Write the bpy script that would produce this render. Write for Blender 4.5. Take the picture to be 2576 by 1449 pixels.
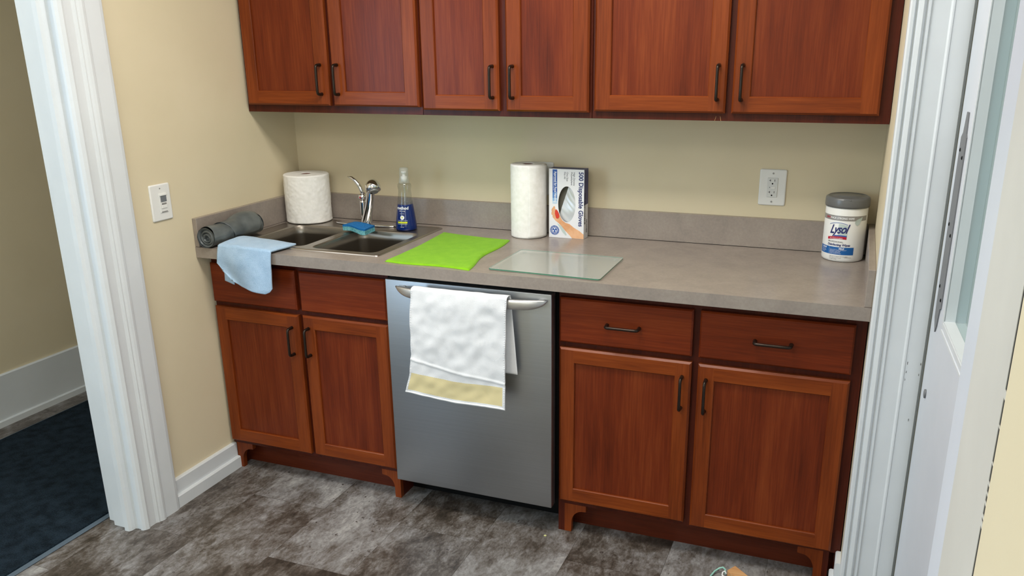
import bpy, bmesh, math, random
from mathutils import Vector, Matrix, noise, geometry
PI = math.pi
random.seed(7)

# ------------------------------------------------------------------ clear, camera, world, lights, exposure
for o in list(bpy.data.objects):
    bpy.data.objects.remove(o, do_unlink=True)
S = bpy.context.scene
C = S.collection

CAM = Vector((2.2051, -3.0226, 1.5871))
YAW, PITCH, ROLL, FPX = 0.3719, -0.3157, -0.0096, 2122.9965
cy, sy, cp, sp = math.cos(YAW), math.sin(YAW), math.cos(PITCH), math.sin(PITCH)
fw = Vector((-sy * cp, cy * cp, sp)); rt0 = Vector((cy, sy, 0)); up0 = rt0.cross(fw)
rt = math.cos(ROLL) * rt0 + math.sin(ROLL) * up0
up = -math.sin(ROLL) * rt0 + math.cos(ROLL) * up0
cam_data = bpy.data.cameras.new('camera')
cam = bpy.data.objects.new('camera', cam_data); C.objects.link(cam)
cam.matrix_world = Matrix(((rt.x, up.x, -fw.x, CAM.x), (rt.y, up.y, -fw.y, CAM.y), (rt.z, up.z, -fw.z, CAM.z), (0, 0, 0, 1)))
cam_data.sensor_fit = 'HORIZONTAL'; cam_data.sensor_width = 36.0
cam_data.lens = FPX / 2576 * 36
cam_data.shift_x = -33.6 / 2576; cam_data.shift_y = 91.4 / 2576
cam_data.clip_start = 0.02; cam_data.clip_end = 60
S.camera = cam

S.view_settings.view_transform = 'Standard'
S.view_settings.look = 'None'
S.view_settings.gamma = 1
S.view_settings.use_curve_mapping = False
S.view_settings.exposure = -0.1

w = bpy.data.worlds.new('sky'); S.world = w; w.use_nodes = True
w.node_tree.nodes['Background'].inputs[0].default_value = (0.42, 0.48, 0.47, 1)
w.node_tree.nodes['Background'].inputs[1].default_value = 1.0

CEIL = 2.55; HX0 = -1.247
def area(name, loc, rot, sx, sy_, power, col, spread=180):
    l = bpy.data.lights.new(name, 'AREA'); l.shape = 'RECTANGLE'; l.size = sx; l.size_y = sy_
    l.energy = power; l.color = col; l.spread = math.radians(spread)
    o = bpy.data.objects.new(name, l); C.objects.link(o); o.location = loc; o.rotation_euler = rot
    return o
FIX = [(1.30, -1.25, .59, .27), (1.1, -3.20, .27, .59), (-.70, -1.9, .27, .27)]   # centre, half sizes; the last is an added hall fill
area('ceiling_area_light', (FIX[0][0], FIX[0][1], CEIL - 0.05), (0, 0, 0), 1.12, 0.48, 27, (1.0, 0.965, 0.915))
area('ceiling_area_light', (FIX[1][0], FIX[1][1], CEIL - 0.05), (0, 0, 0), 0.48, 1.12, 14, (1.0, 0.955, 0.90))
area('ceiling_area_light', (FIX[2][0], FIX[2][1], CEIL - 0.05), (0, 0, 0), 0.48, 0.48, 11, (0.90, 0.96, 1.0))  # fill added to brighten the hall, no known lamp there
# fill added for the left wall, from a made-up window (fill_window) behind the camera
area('side_fill_light', (2.24, -3.95, 1.5), (0, PI / 2, 0), 1.25, 1.25, 13, (0.92, 0.96, 1.0))
# daylight through the big window in the hall wall (window_1), left of and behind the camera
area('window_daylight', (HX0 + .06, -3.7, 1.4), (0, -PI / 2, 0), 1.5, 1.6, 34, (0.35, 0.65, 1.0))

# ------------------------------------------------------------------ colours and materials
def lin(r, g, b):
    f = lambda c: (c / 255 / 12.92) if c / 255 <= 0.04045 else ((c / 255 + 0.055) / 1.055) ** 2.4
    return (f(r), f(g), f(b), 1)

def mat(name, col, rough=0.5, metal=0.0, spec=0.5, **kw):
    m = bpy.data.materials.new(name); m.use_nodes = True
    b = m.node_tree.nodes['Principled BSDF']
    b.inputs['Base Color'].default_value = col
    b.inputs['Roughness'].default_value = rough
    b.inputs['Metallic'].default_value = metal
    b.inputs['Specular IOR Level'].default_value = spec
    for k, v in kw.items():
        b.inputs[k.replace('_', ' ')].default_value = v
    return m

class NT:
    def __init__(self, m):
        self.t = m.node_tree; self.b = self.t.nodes['Principled BSDF']
    def n(self, typ, **kw):
        x = self.t.nodes.new(typ)
        for k, v in kw.items(): setattr(x, k, v)
        return x
    def l(self, a, b): self.t.links.new(a, b)
    def coords(self, scale=(1, 1, 1), rnd=False, rot=(0, 0, 0)):
        tc = self.n('ShaderNodeTexCoord'); mp = self.n('ShaderNodeMapping')
        mp.inputs['Scale'].default_value = scale; mp.inputs['Rotation'].default_value = rot
        src = tc.outputs['Object']
        if rnd:
            oi = self.n('ShaderNodeObjectInfo'); ad = self.n('ShaderNodeVectorMath', operation='ADD')
            ml = self.n('ShaderNodeMath', operation='MULTIPLY'); ml.inputs[1].default_value = 37.0
            self.l(oi.outputs['Random'], ml.inputs[0]); self.l(src, ad.inputs[0]); self.l(ml.outputs[0], ad.inputs[1])
            src = ad.outputs[0]
        self.l(src, mp.inputs['Vector']); return mp.outputs[0]
    def noise(self, vec, scale, detail=4, rough=0.55, dist=0.0):
        x = self.n('ShaderNodeTexNoise'); x.inputs['Scale'].default_value = scale
        x.inputs['Detail'].default_value = detail; x.inputs['Roughness'].default_value = rough
        x.inputs['Distortion'].default_value = dist
        self.l(vec, x.inputs['Vector']); return x.outputs['Fac']
    def ramp(self, fac, stops):
        x = self.n('ShaderNodeValToRGB'); e = x.color_ramp.elements
        e[0].position, e[0].color = stops[0]; e[1].position, e[1].color = stops[-1]
        for p, c in stops[1:-1]:
            k = e.new(p); k.color = c
        self.l(fac, x.inputs[0]); return x.outputs[0]
    def mix(self, fac, a, b, mode='MIX'):
        x = self.n('ShaderNodeMix', data_type='RGBA', blend_type=mode)
        for i, v in ((0, fac), (6, a), (7, b)):
            if hasattr(v, 'links'): self.l(v, x.inputs[i])
            else: x.inputs[i].default_value = v
        return x.outputs[2]
    def math(self, op, a, b=0.0, c=None):
        x = self.n('ShaderNodeMath', operation=op)
        for i, v in enumerate((a, b) if c is None else (a, b, c)):
            if hasattr(v, 'links'): self.l(v, x.inputs[i])
            else: x.inputs[i].default_value = v
        return x.outputs[0]
    def color(self, s): self.l(s, self.b.inputs['Base Color'])
    def bump(self, h, strength=0.2, dist=0.002):
        x = self.n('ShaderNodeBump'); x.inputs['Strength'].default_value = strength; x.inputs['Distance'].default_value = dist
        self.l(h, x.inputs['Height']); self.l(x.outputs[0], self.b.inputs['Normal'])

def wood(name, dark, mid, light, horiz=False, rough=0.34, figure=0.5):
    m = mat(name, mid, rough, spec=0.22); t = NT(m)
    sc = (1.6, 22, 22) if horiz else (22, 22, 1.6)
    v = t.coords(sc, rnd=True)
    g = t.noise(v, 1.0, 6, 0.6, 0.6)
    v2 = t.coords((0.8, 6, 6) if horiz else (6, 6, 0.8), rnd=True)
    g2 = t.noise(v2, 1.0, 3, 0.5, 1.2)
    v3 = t.coords((7, 190, 190) if horiz else (190, 190, 7), rnd=True)
    g3 = t.noise(v3, 1.0, 3, 0.6, 0.3)
    f = t.math('ADD', t.math('MULTIPLY', g, 0.45), t.math('ADD', t.math('MULTIPLY', g2, figure * 0.55), t.math('MULTIPLY', g3, 0.34)))
    t.color(t.ramp(f, [(0.36 + (figure - .5) * .2, dark), (0.52 + (figure - .5) * .27, mid), (0.70 + (figure - .5) * .3, light)]))
    t.bump(g3, 0.06, 0.001)
    return m

def mottled(name, c1, c2, scale, rough=0.5, bump=0.0, spec=0.5, detail=4, lo=0.35, hi=0.65):
    m = mat(name, c1, rough, spec=spec); t = NT(m)
    f = t.noise(t.coords(), scale, detail)
    t.color(t.ramp(f, [(lo, c1), (hi, c2)]))
    if bump: t.bump(f, bump)
    return m

M = {}
M['frame_v'] = wood('cherry_stile', lin(88, 35, 11), lin(116, 51, 17), lin(138, 66, 26))
M['frame_h'] = wood('cherry_rail', lin(91, 36, 11), lin(121, 54, 17), lin(143, 70, 26), horiz=True)
M['panel'] = wood('cherry_panel', lin(74, 25, 8), lin(104, 40, 15), lin(126, 58, 25), figure=0.75)
M['drawer'] = wood('cherry_drawer_front', lin(80, 28, 9), lin(109, 41, 14), lin(132, 57, 22), horiz=True, figure=0.8)
M['carcass_shaded'] = wood('cherry_face_frame_shaded', lin(54, 17, 9), lin(72, 25, 12), lin(88, 34, 18))  # same cherry as the doors, darkened to put gap shade into the colour
M['kick'] = wood('cherry_toe_kick', lin(60, 22, 11), lin(84, 33, 16), lin(98, 42, 22), horiz=True)
M['cabinet_side'] = mat('cabinet_underside', lin(120, 96, 70), 0.6)
M['bronze'] = mat('oil_rubbed_bronze', lin(52, 42, 36), 0.32, metal=0.75)
M['wall'] = mottled('cream_wall_paint', lin(214, 201, 170), lin(218, 205, 175), 3.0, rough=0.62, spec=0.25)
NT(M['wall']).bump(NT(M['wall']).noise(NT(M['wall']).coords(), 260, 2), 0.05, 0.001)
M['ceil'] = mat('ceiling_white', lin(232, 230, 222), 0.8)
M['white'] = mottled('white_trim_paint', lin(212, 216, 218), lin(217, 221, 223), 6, rough=0.36)
M['doorwhite'] = mottled('white_door_paint', lin(208, 213, 220), lin(214, 218, 225), 4, rough=0.4)
M['offwhite'] = mottled('offwhite_trim_paint', lin(200, 197, 188), lin(208, 205, 196), 9, rough=0.45)
M['plastic'] = mat('white_plastic', lin(228, 228, 224), 0.35)
M['black'] = mat('black_plastic', (0.004, 0.004, 0.004, 1), 0.6, spec=0.15)
M['dark'] = mat('crack_shade_black', (0.004, 0.004, 0.004, 1), 0.9)  # black that stands in for shade inside the casing crack
M['chrome'] = mat('chrome', (0.83, 0.83, 0.85, 1), 0.06, metal=1.0)
M['paper'] = mottled('paper_towel', lin(236, 234, 228), lin(244, 242, 238), 60, rough=0.9, bump=0.5)
M['card'] = mat('cardboard_core', lin(104, 62, 46), 0.8)
M['rubber'] = mat('dark_rubber', lin(40, 42, 44), 0.6)
M['seal'] = mat('grey_seal', lin(104, 107, 104), 0.7)
M['text_dark'] = mat('dark_grey_ink', lin(70, 72, 78), 0.6)

def steel(name, col, rough, axis, aniso=0.0):
    m = mat(name, col, rough, metal=1.0); t = NT(m)
    if aniso:
        tg = t.n('ShaderNodeTangent', direction_type='RADIAL', axis='Z'); t.l(tg.outputs[0], t.b.inputs['Tangent']); t.b.inputs['Anisotropic'].default_value = aniso
    sc = {'x': (2, 300, 300), 'z': (300, 300, 2), 'y': (300, 2, 300)}[axis]
    g = t.noise(t.coords(sc), 1.0, 2)
    t.color(t.ramp(g, [(0.3, tuple(c * 0.93 for c in col[:3]) + (1,)), (0.7, col)]))
    x = t.n('ShaderNodeMapRange'); x.inputs[3].default_value = rough - 0.05; x.inputs[4].default_value = rough + 0.06
    t.l(g, x.inputs[0]); t.l(x.outputs[0], t.b.inputs['Roughness'])
    return m
M['steel'] = steel('brushed_stainless_door', (0.41, 0.425, 0.445, 1), 0.38, 'x')
M['handle_steel'] = steel('brushed_stainless_handle', (0.66, 0.65, 0.64, 1), 0.36, 'x')
M['sink'] = steel('stainless_sink', (0.44, 0.40, 0.36, 1), 0.34, 'x')
M['bowl'] = steel('stainless_bowl', (0.33, 0.295, 0.255, 1), 0.30, 'x', 0.85)
M['plate'] = mat('dull_zinc_plate', lin(122, 123, 125), 0.45, metal=0.4)

# laminate worktop
m = mat('taupe_laminate', lin(150, 138, 128), 0.27, spec=0.6); t = NT(m)
a_ = t.noise(t.coords(), 9, 5, 0.6, 0.4); b_ = t.noise(t.coords(), 120, 3, 0.6)
f = t.math('ADD', t.math('MULTIPLY', a_, 0.65), t.math('MULTIPLY', b_, 0.35))
t.color(t.ramp(f, [(0.36, lin(137, 127, 119)), (0.5, lin(145, 134, 125)), (0.64, lin(152, 142, 132))]))
M['laminate'] = m

# vinyl tile floor
m = mat('distressed_vinyl_tile', lin(110, 104, 98), 0.38, spec=0.4); t = NT(m)
tc = t.n('ShaderNodeTexCoord'); sep = t.n('ShaderNodeSeparateXYZ'); t.l(tc.outputs['Object'], sep.inputs[0])
TW, TL = 0.3085, 0.63
cx_ = t.math('DIVIDE', t.math('SUBTRACT', sep.outputs[0], 0.2205), TW)
col_i = t.math('FLOOR', cx_)
odd = t.math('MODULO', t.math('ABSOLUTE', col_i), 2.0)
cyy = t.math('DIVIDE', t.math('ADD', t.math('ADD', sep.outputs[1], 0.762), t.math('MULTIPLY', odd, 0.323)), TL)
row_i = t.math('FLOOR', cyy)
comb = t.n('ShaderNodeCombineXYZ'); t.l(col_i, comb.inputs[0]); t.l(row_i, comb.inputs[1])
wn = t.n('ShaderNodeTexWhiteNoise', noise_dimensions='3D'); t.l(comb.outputs[0], wn.inputs[0])
off = t.n('ShaderNodeVectorMath', operation='SCALE'); t.l(wn.outputs['Color'], off.inputs[0]); off.inputs['Scale'].default_value = 13.0
pos = t.n('ShaderNodeVectorMath', operation='ADD'); t.l(tc.outputs['Object'], pos.inputs[0]); t.l(off.outputs[0], pos.inputs[1])
def mp(scale):
    x = t.n('ShaderNodeMapping'); x.inputs['Scale'].default_value = scale; t.l(pos.outputs[0], x.inputs['Vector']); return x.outputs[0]
big = t.noise(mp((5.5, 3.2, 1)), 1.0, 6, 0.66, 0.5)
mid = t.noise(mp((34, 17, 1)), 1.0, 5, 0.7, 0.6)
fine = t.noise(mp((110, 60, 1)), 1.0, 3, 0.7)
f = t.math('ADD', t.math('MULTIPLY', big, 0.62), t.math('ADD', t.math('MULTIPLY', mid, 0.33), t.math('MULTIPLY', fine, 0.16)))
f = t.math('ADD', f, t.math('MULTIPLY', t.math('SUBTRACT', wn.outputs['Value'], 0.5), 0.15))
c = t.ramp(f, [(0.40, lin(50, 44, 38)), (0.47, lin(76, 68, 61)), (0.53, lin(103, 97, 92)), (0.60, lin(130, 127, 125)), (0.72, lin(172, 170, 166))])
sp_ = t.noise(mp((70, 45, 1)), 1.0, 2, 0.5)
c = t.mix(t.ramp(sp_, [(0.24, (1, 1, 1, 1)), (0.33, (0, 0, 0, 1))]), c, lin(64, 56, 52))
# narrow bevel line round each tile
fx = t.math('FRACT', cx_); fy = t.math('FRACT', cyy)
ex = t.math('MULTIPLY', t.math('MINIMUM', fx, t.math('SUBTRACT', 1.0, fx)), TW)
ey = t.math('MULTIPLY', t.math('MINIMUM', fy, t.math('SUBTRACT', 1.0, fy)), TL)
edge = t.math('LESS_THAN', t.math('MINIMUM', ex, ey), 0.0009)
c = t.mix(t.math('MULTIPLY', edge, 0.6), c, lin(50, 44, 38))
t.color(c)
t.bump(f, 0.1, 0.001)
M['floor'] = m

# fabrics
def cloth(name, c1, c2, scale=400, bump=0.6, sheen=0.3):
    m = mat(name, c1, 0.95, spec=0.1); t = NT(m)
    n1 = t.noise(t.coords(), scale, 2); n2 = t.noise(t.coords(), 25, 3)
    t.color(t.ramp(t.math('ADD', t.math('MULTIPLY', n1, 0.5), t.math('MULTIPLY', n2, 0.5)), [(0.38, c1), (0.62, c2)]))
    t.bump(n1, bump, 0.002); t.b.inputs['Sheen Weight'].default_value = sheen
    return m
M['bluecloth'] = cloth('light_blue_microfibre', lin(158, 188, 216), lin(178, 205, 230))
M['green'] = cloth('lime_green_microfibre', lin(118, 174, 24), lin(130, 186, 32), bump=0.3, sheen=0.1)
M['mat'] = cloth('dark_entrance_mat', lin(12, 20, 26), lin(34, 46, 56), scale=220, bump=1.0, sheen=0.0)
M['matedge'] = mat('mat_rubber_edge', lin(84, 98, 110), 0.5)
M['towel'] = cloth('white_cotton_towel', lin(222, 223, 225), lin(228, 229, 231), scale=500, bump=0.25)
m = mat('yellow_twill_band', lin(225, 210, 160), 0.95, spec=0.1); t = NT(m)
wv = t.n('ShaderNodeTexWave', bands_direction='DIAGONAL'); wv.inputs['Scale'].default_value = 105
t.l(t.coords((1, 0, 1)), wv.inputs['Vector'])
t.color(t.ramp(wv.outputs['Fac'], [(0.3, lin(208, 190, 134)), (0.8, lin(230, 220, 182))]))
M['towelband'] = m
M['scour'] = mottled('blue_scourer', lin(0, 92, 160), lin(8, 120, 190), 220, rough=0.85, bump=0.6)
M['foam'] = mottled('aqua_foam', lin(70, 150, 165), lin(130, 195, 200), 160, rough=0.9, bump=0.8)
M['bag'] = mottled('grey_bin_bag_film', lin(66, 72, 74), lin(104, 109, 108), 10, rough=0.38, bump=0.3)
M['wipecap'] = mat('grey_canister_lid', lin(98, 99, 99), 0.3)
M['pine'] = wood('pale_pine', lin(176, 120, 74), lin(198, 148, 98), lin(214, 176, 128), horiz=True, rough=0.6)
M['mint'] = mat('mint_cord', lin(150, 200, 185), 0.5)
M['navy'] = mat('navy_print', lin(34, 42, 104), 0.45)
M['blueprint'] = mat('blue_print', lin(38, 84, 160), 0.45)
M['bluelite'] = mat('pale_blue_print', lin(130, 170, 210), 0.45)
M['fade_a'] = mat('mid_blue_print', lin(84, 128, 186), 0.45)
M['fade_b'] = mat('faint_blue_print', lin(184, 206, 226), 0.45)
M['carton'] = mat('white_carton', lin(228, 228, 230), 0.4)
M['skin'] = mottled('skin_tone_print', lin(214, 152, 104), lin(232, 182, 140), 20, rough=0.45)
M['red'] = mat('red_print', lin(206, 52, 30), 0.45)
M['redlabel'] = mat('crimson_print', lin(180, 20, 50), 0.45)
M['film'] = mat('silver_glove_film', (0.62, 0.63, 0.64, 1), 0.3, metal=0.25)
M['boxdark'] = mat('box_inside', lin(92, 90, 80), 0.7)
M['yellowp'] = mat('yellow_print', lin(206, 214, 30), 0.5)
M['whitep'] = mat('white_print', lin(236, 238, 240), 0.5)
M['silver'] = mat('silver_grey_print', lin(152, 150, 148), 0.35, metal=0.3)
M['droplet'] = mat('pale_droplet_print', lin(188, 202, 198), 0.35)
M['bluelabel'] = mat('deep_blue_label', lin(22, 92, 160), 0.4)
M['emit'] = mat('lit_diffuser', (1, 1, 1, 1), 0.5)
M['emit'].node_tree.nodes['Principled BSDF'].inputs['Emission Color'].default_value = (1, 0.94, 0.84, 1)
M['emit'].node_tree.nodes['Principled BSDF'].inputs['Emission Strength'].default_value = 5.0
M['daypane'] = mat('daylit_window_pane', (1, 1, 1, 1), 0.5)
M['daypane'].node_tree.nodes['Principled BSDF'].inputs['Emission Color'].default_value = (0.7, 0.85, 1, 1)
M['daypane'].node_tree.nodes['Principled BSDF'].inputs['Emission Strength'].default_value = 2.5

def glassmat(name, tint, trans=0.85, rough=0.02):
    m = bpy.data.materials.new(name); m.use_nodes = True; nt = m.node_tree
    for n in list(nt.nodes): nt.nodes.remove(n)
    o = nt.nodes.new('ShaderNodeOutputMaterial'); mx = nt.nodes.new('ShaderNodeMixShader')
    tr = nt.nodes.new('ShaderNodeBsdfTransparent'); gl = nt.nodes.new('ShaderNodeBsdfGlossy'); fr = nt.nodes.new('ShaderNodeFresnel')
    nt.nodes.remove(fr)
    tr.inputs[0].default_value = tint; gl.inputs['Roughness'].default_value = rough
    ge = nt.nodes.new('ShaderNodeNewGeometry'); dp = nt.nodes.new('ShaderNodeVectorMath'); dp.operation = 'DOT_PRODUCT'
    nt.links.new(ge.outputs['Normal'], dp.inputs[0]); nt.links.new(ge.outputs['Incoming'], dp.inputs[1])
    last = dp.outputs['Value']
    for op, v in (('ABSOLUTE', None), ('SUBTRACT', 1.0), ('POWER', 5.0), ('MULTIPLY_ADD', 0.9)):
        n = nt.nodes.new('ShaderNodeMath'); n.operation = op
        if op == 'SUBTRACT': n.inputs[0].default_value = 1.0; nt.links.new(last, n.inputs[1])
        else:
            nt.links.new(last, n.inputs[0])
            if v is not None: n.inputs[1].default_value = v
            if op == 'MULTIPLY_ADD': n.inputs[2].default_value = 0.06
        last = n.outputs[0]
    nt.links.new(last, mx.inputs[0]); nt.links.new(tr.outputs[0], mx.inputs[1]); nt.links.new(gl.outputs[0], mx.inputs[2])
    nt.links.new(mx.outputs[0], o.inputs[0]); return m
M['glass'] = glassmat('window_glass', (0.72, 0.86, 0.83, 1))
M['clear'] = glassmat('clear_plastic', (0.86, 0.88, 0.88, 1), rough=0.08)
M['board'] = mat('frosted_glass_board', (0.60, 0.66, 0.61, 1), 0.11, spec=0.8)
M['board'].node_tree.nodes['Principled BSDF'].inputs['Alpha'].default_value = 0.45
M['boardedge'] = mat('green_glass_edge', lin(72, 122, 98), 0.15)
M['liquid'] = mat('blue_soap_label', lin(8, 36, 98), 0.12)
M['frost'] = mat('frosted_pump_plastic', lin(190, 196, 190), 0.25)
M['frost'].node_tree.nodes['Principled BSDF'].inputs['Alpha'].default_value = 0.32

# ------------------------------------------------------------------ object helpers
def setp(o, label=None, cat=None, group=None, kind=None):
    if label: o['label'] = label
    if cat: o['category'] = cat
    if group: o['group'] = group
    if kind: o['kind'] = kind
    return o

ORG = {}
def thing(name, label, cat, loc=(0, 0, 0), group=None, kind=None):
    o = bpy.data.objects.new(name, None); C.objects.link(o); o.location = loc
    o.empty_display_size = 0.05
    ORG[o] = Vector(loc)
    return setp(o, label, cat, group, kind)

class MB:
    """collects faces in world coordinates, several materials allowed"""
    def __init__(self, m=None):
        self.bm = bmesh.new(); self.ms = []; self.cur = m; self.smooth = False
        self.uv = self.bm.loops.layers.uv.new('UVMap')
    def mi(self, m):
        m = m or self.cur
        if m not in self.ms: self.ms.append(m)
        return self.ms.index(m)
    def face(self, pts, m=None, smooth=None):
        vs = [self.bm.verts.new(p) for p in pts]
        try: f = self.bm.faces.new(vs)
        except ValueError: return None
        f.material_index = self.mi(m); f.smooth = self.smooth if smooth is None else smooth
        return f
    def box(self, x0, x1, y0, y1, z0, z1, m=None, bev=0.0, seg=1):
        b2 = bmesh.new()
        bmesh.ops.create_cube(b2, size=1)
        for v in b2.verts:
            v.co = Vector((x0 + (v.co.x + .5) * (x1 - x0), y0 + (v.co.y + .5) * (y1 - y0), z0 + (v.co.z + .5) * (z1 - z0)))
        if bev: bmesh.ops.bevel(b2, geom=b2.edges[:], offset=bev, segments=seg, affect='EDGES', profile=0.5)
        self.merge(b2, m, smooth=bool(bev) and seg > 1)
    def merge(self, b2, m=None, smooth=False, mtx=None):
        k = self.mi(m); mp_ = {}
        for v in b2.verts: mp_[v] = self.bm.verts.new(mtx @ v.co if mtx else v.co)
        for f in b2.faces:
            try: g = self.bm.faces.new([mp_[v] for v in f.verts])
            except ValueError: continue
            g.material_index = k; g.smooth = smooth
        b2.free()
    def loft(self, rings, m=None, cap0=False, cap1=False, closed=True, smooth=True):
        k = self.mi(m); V = [[self.bm.verts.new(p) for p in r] for r in rings]
        n = len(V[0])
        for a, b in zip(V, V[1:]):
            for i in range(n if closed else n - 1):
                j = (i + 1) % n
                try: f = self.bm.faces.new((a[i], a[j], b[j], b[i]))
                except ValueError: continue
                f.material_index = k; f.smooth = smooth
        for c, r, rev in ((cap0, V[0], True), (cap1, V[-1], False)):
            if c:
                try: f = self.bm.faces.new(r[::-1] if rev else r)
                except ValueError: continue
                f.material_index = k
    def lathe(self, prof, c, m=None, n=48, cap0=True, cap1=True, axis='z', jitter=None, smooth=True):
        rings = []
        for i, (r, h) in enumerate(prof):
            ring = []
            for k in range(n):
                a = 2 * PI * k / n; rr = r + (jitter(a, h) if jitter else 0)
                p = (rr * math.cos(a), rr * math.sin(a), h)
                if axis == 'z': q = (c[0] + p[0], c[1] + p[1], c[2] + p[2])
                elif axis == 'y': q = (c[0] + p[0], c[1] + p[2], c[2] + p[1])
                else: q = (c[0] + p[2], c[1] + p[0], c[2] + p[1])
                ring.append(q)
            rings.append(ring)
        self.loft(rings, m, cap0, cap1, smooth=smooth)
    def tube(self, pts, r, m=None, n=12, cap=True, flat=1.0, sidehint=None):
        """r number or list; flat squashes one axis"""
        P = [Vector(p) for p in pts]; R = r if isinstance(r, (list, tuple)) else [r] * len(P)
        rings = []; side = None
        for i, p in enumerate(P):
            d = (P[min(i + 1, len(P) - 1)] - P[max(i - 1, 0)]).normalized()
            if side is None:
                side = Vector(sidehint) if sidehint else d.orthogonal()
            side = (side - d * side.dot(d)).normalized(); up_ = d.cross(side)
            rings.append([p + side * math.cos(2 * PI * k / n) * R[i] + up_ * math.sin(2 * PI * k / n) * R[i] * flat for k in range(n)])
        self.loft(rings, m, cap, cap)
    def prism(self, poly, z0, z1, m=None, smooth=False):
        """plan polygon extruded up"""
        k = self.mi(m); n = len(poly)
        a = [self.bm.verts.new((x, y, z0)) for x, y in poly]; b = [self.bm.verts.new((x, y, z1)) for x, y in poly]
        for i in range(n):
            j = (i + 1) % n
            f = self.bm.faces.new((a[i], a[j], b[j], b[i])); f.material_index = k; f.smooth = smooth
        for r in (a[::-1], b):
            f = self.bm.faces.new(r); f.material_index = k
    def poly_holes(self, outer, holes, z, m=None):
        k = self.mi(m)
        loops = [[Vector((x, y, 0)) for x, y in outer]] + [[Vector((x, y, 0)) for x, y in h] for h in holes]
        flat = [v for l in loops for v in l]
        vs = [self.bm.verts.new((v.x, v.y, z)) for v in flat]
        for tri in geometry.tessellate_polygon(loops):
            try: f = self.bm.faces.new([vs[i] for i in tri])
            except ValueError: continue
            f.material_index = k
    def grid(self, fn, nu, nv, mfn=None, smooth=True):
        V = [[self.bm.verts.new(fn(u / nu, v / nv)) for u in range(nu + 1)] for v in range(nv + 1)]
        for v in range(nv):
            for u in range(nu):
                f = self.bm.faces.new((V[v][u], V[v][u + 1], V[v + 1][u + 1], V[v + 1][u]))
                f.material_index = self.mi(mfn((u + .5) / nu, (v + .5) / nv) if mfn else None); f.smooth = smooth
    def text(self, s, size, fn, m=None, bold=0.0, align='LEFT', shear=0.0, sx=1.0, spacing=1.0):
        """flat letters mapped through fn(u, v) -> world point"""
        cu = bpy.data.curves.new('t', 'FONT'); cu.body = s; cu.size = size; cu.offset = bold; cu.align_x = align
        cu.shear = shear; cu.resolution_u = 3; cu.space_character = spacing
        ob = bpy.data.objects.new('t', cu); C.objects.link(ob)
        dg = bpy.context.evaluated_depsgraph_get(); me = bpy.data.meshes.new_from_object(ob.evaluated_get(dg))
        k = self.mi(m); vs = [self.bm.verts.new(fn(v.co.x * sx, v.co.y)) for v in me.vertices]
        for p in me.polygons:
            try: f = self.bm.faces.new([vs[i] for i in p.vertices])
            except ValueError: continue
            f.material_index = k
        bpy.data.objects.remove(ob, do_unlink=True); bpy.data.meshes.remove(me); bpy.data.curves.remove(cu)
    def build(self, name, parent=None, weld=0.0, label=None, solid=0.0, recalc=True, sub=0):
        if weld: bmesh.ops.remove_doubles(self.bm, verts=self.bm.verts[:], dist=weld)
        if recalc: bmesh.ops.recalc_face_normals(self.bm, faces=self.bm.faces[:])
        org = Vector((0, 0, 0))
        p = parent
        while p is not None:
            if p in ORG: org = ORG[p]; break
            p = p.parent
        if parent is None:
            xs = [v.co for v in self.bm.verts]
            lo = Vector([min(v[i] for v in xs) for i in range(3)]); hi = Vector([max(v[i] for v in xs) for i in range(3)])
            org = Vector(((lo.x + hi.x) / 2, (lo.y + hi.y) / 2, lo.z))
        for v in self.bm.verts: v.co -= org
        me = bpy.data.meshes.new(name); self.bm.to_mesh(me); self.bm.free()
        for mm in self.ms: me.materials.append(mm)
        o = bpy.data.objects.new(name, me); C.objects.link(o)
        if parent is not None: o.parent = parent
        else: o.location = org; ORG[o] = org
        if solid:
            md = o.modifiers.new('thickness', 'SOLIDIFY'); md.thickness = solid; md.offset = 0
        if sub:
            md = o.modifiers.new('subdivision', 'SUBSURF'); md.levels = sub; md.render_levels = sub
        if label: o['label'] = label
        return o

def struct(name, mb, parent=None, **kw):
    o = mb.build(name, parent, **kw)
    if parent is None: o['kind'] = 'structure'
    return o

def rrect(x0, x1, y0, y1, r, n=6):
    pts = []
    for cx, cy_, a0 in ((x1 - r, y1 - r, 0), (x0 + r, y1 - r, PI / 2), (x0 + r, y0 + r, PI), (x1 - r, y0 + r, 1.5 * PI)):
        for k in range(n + 1):
            a = a0 + PI / 2 * k / n
            pts.append((cx + r * math.cos(a), cy_ + r * math.sin(a)))
    return pts
def pw(pts, x):
    """piecewise linear"""
    if x <= pts[0][0]: return pts[0][1]
    for (a, b), (c, d) in zip(pts, pts[1:]):
        if x <= c: return b + (d - b) * (x - a) / (c - a)
    return pts[-1][1]

# ------------------------------------------------------------------ the room
W = 2.286; REAR = -4.8; HX = -1.247; HEND = 1.6
mb = MB(M['floor']); mb.box(HX - .1, 2.7, REAR - .1, HEND + .1, -0.06, 0.0)
fl = mb.build('floor'); fl['kind'] = 'structure'
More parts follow.
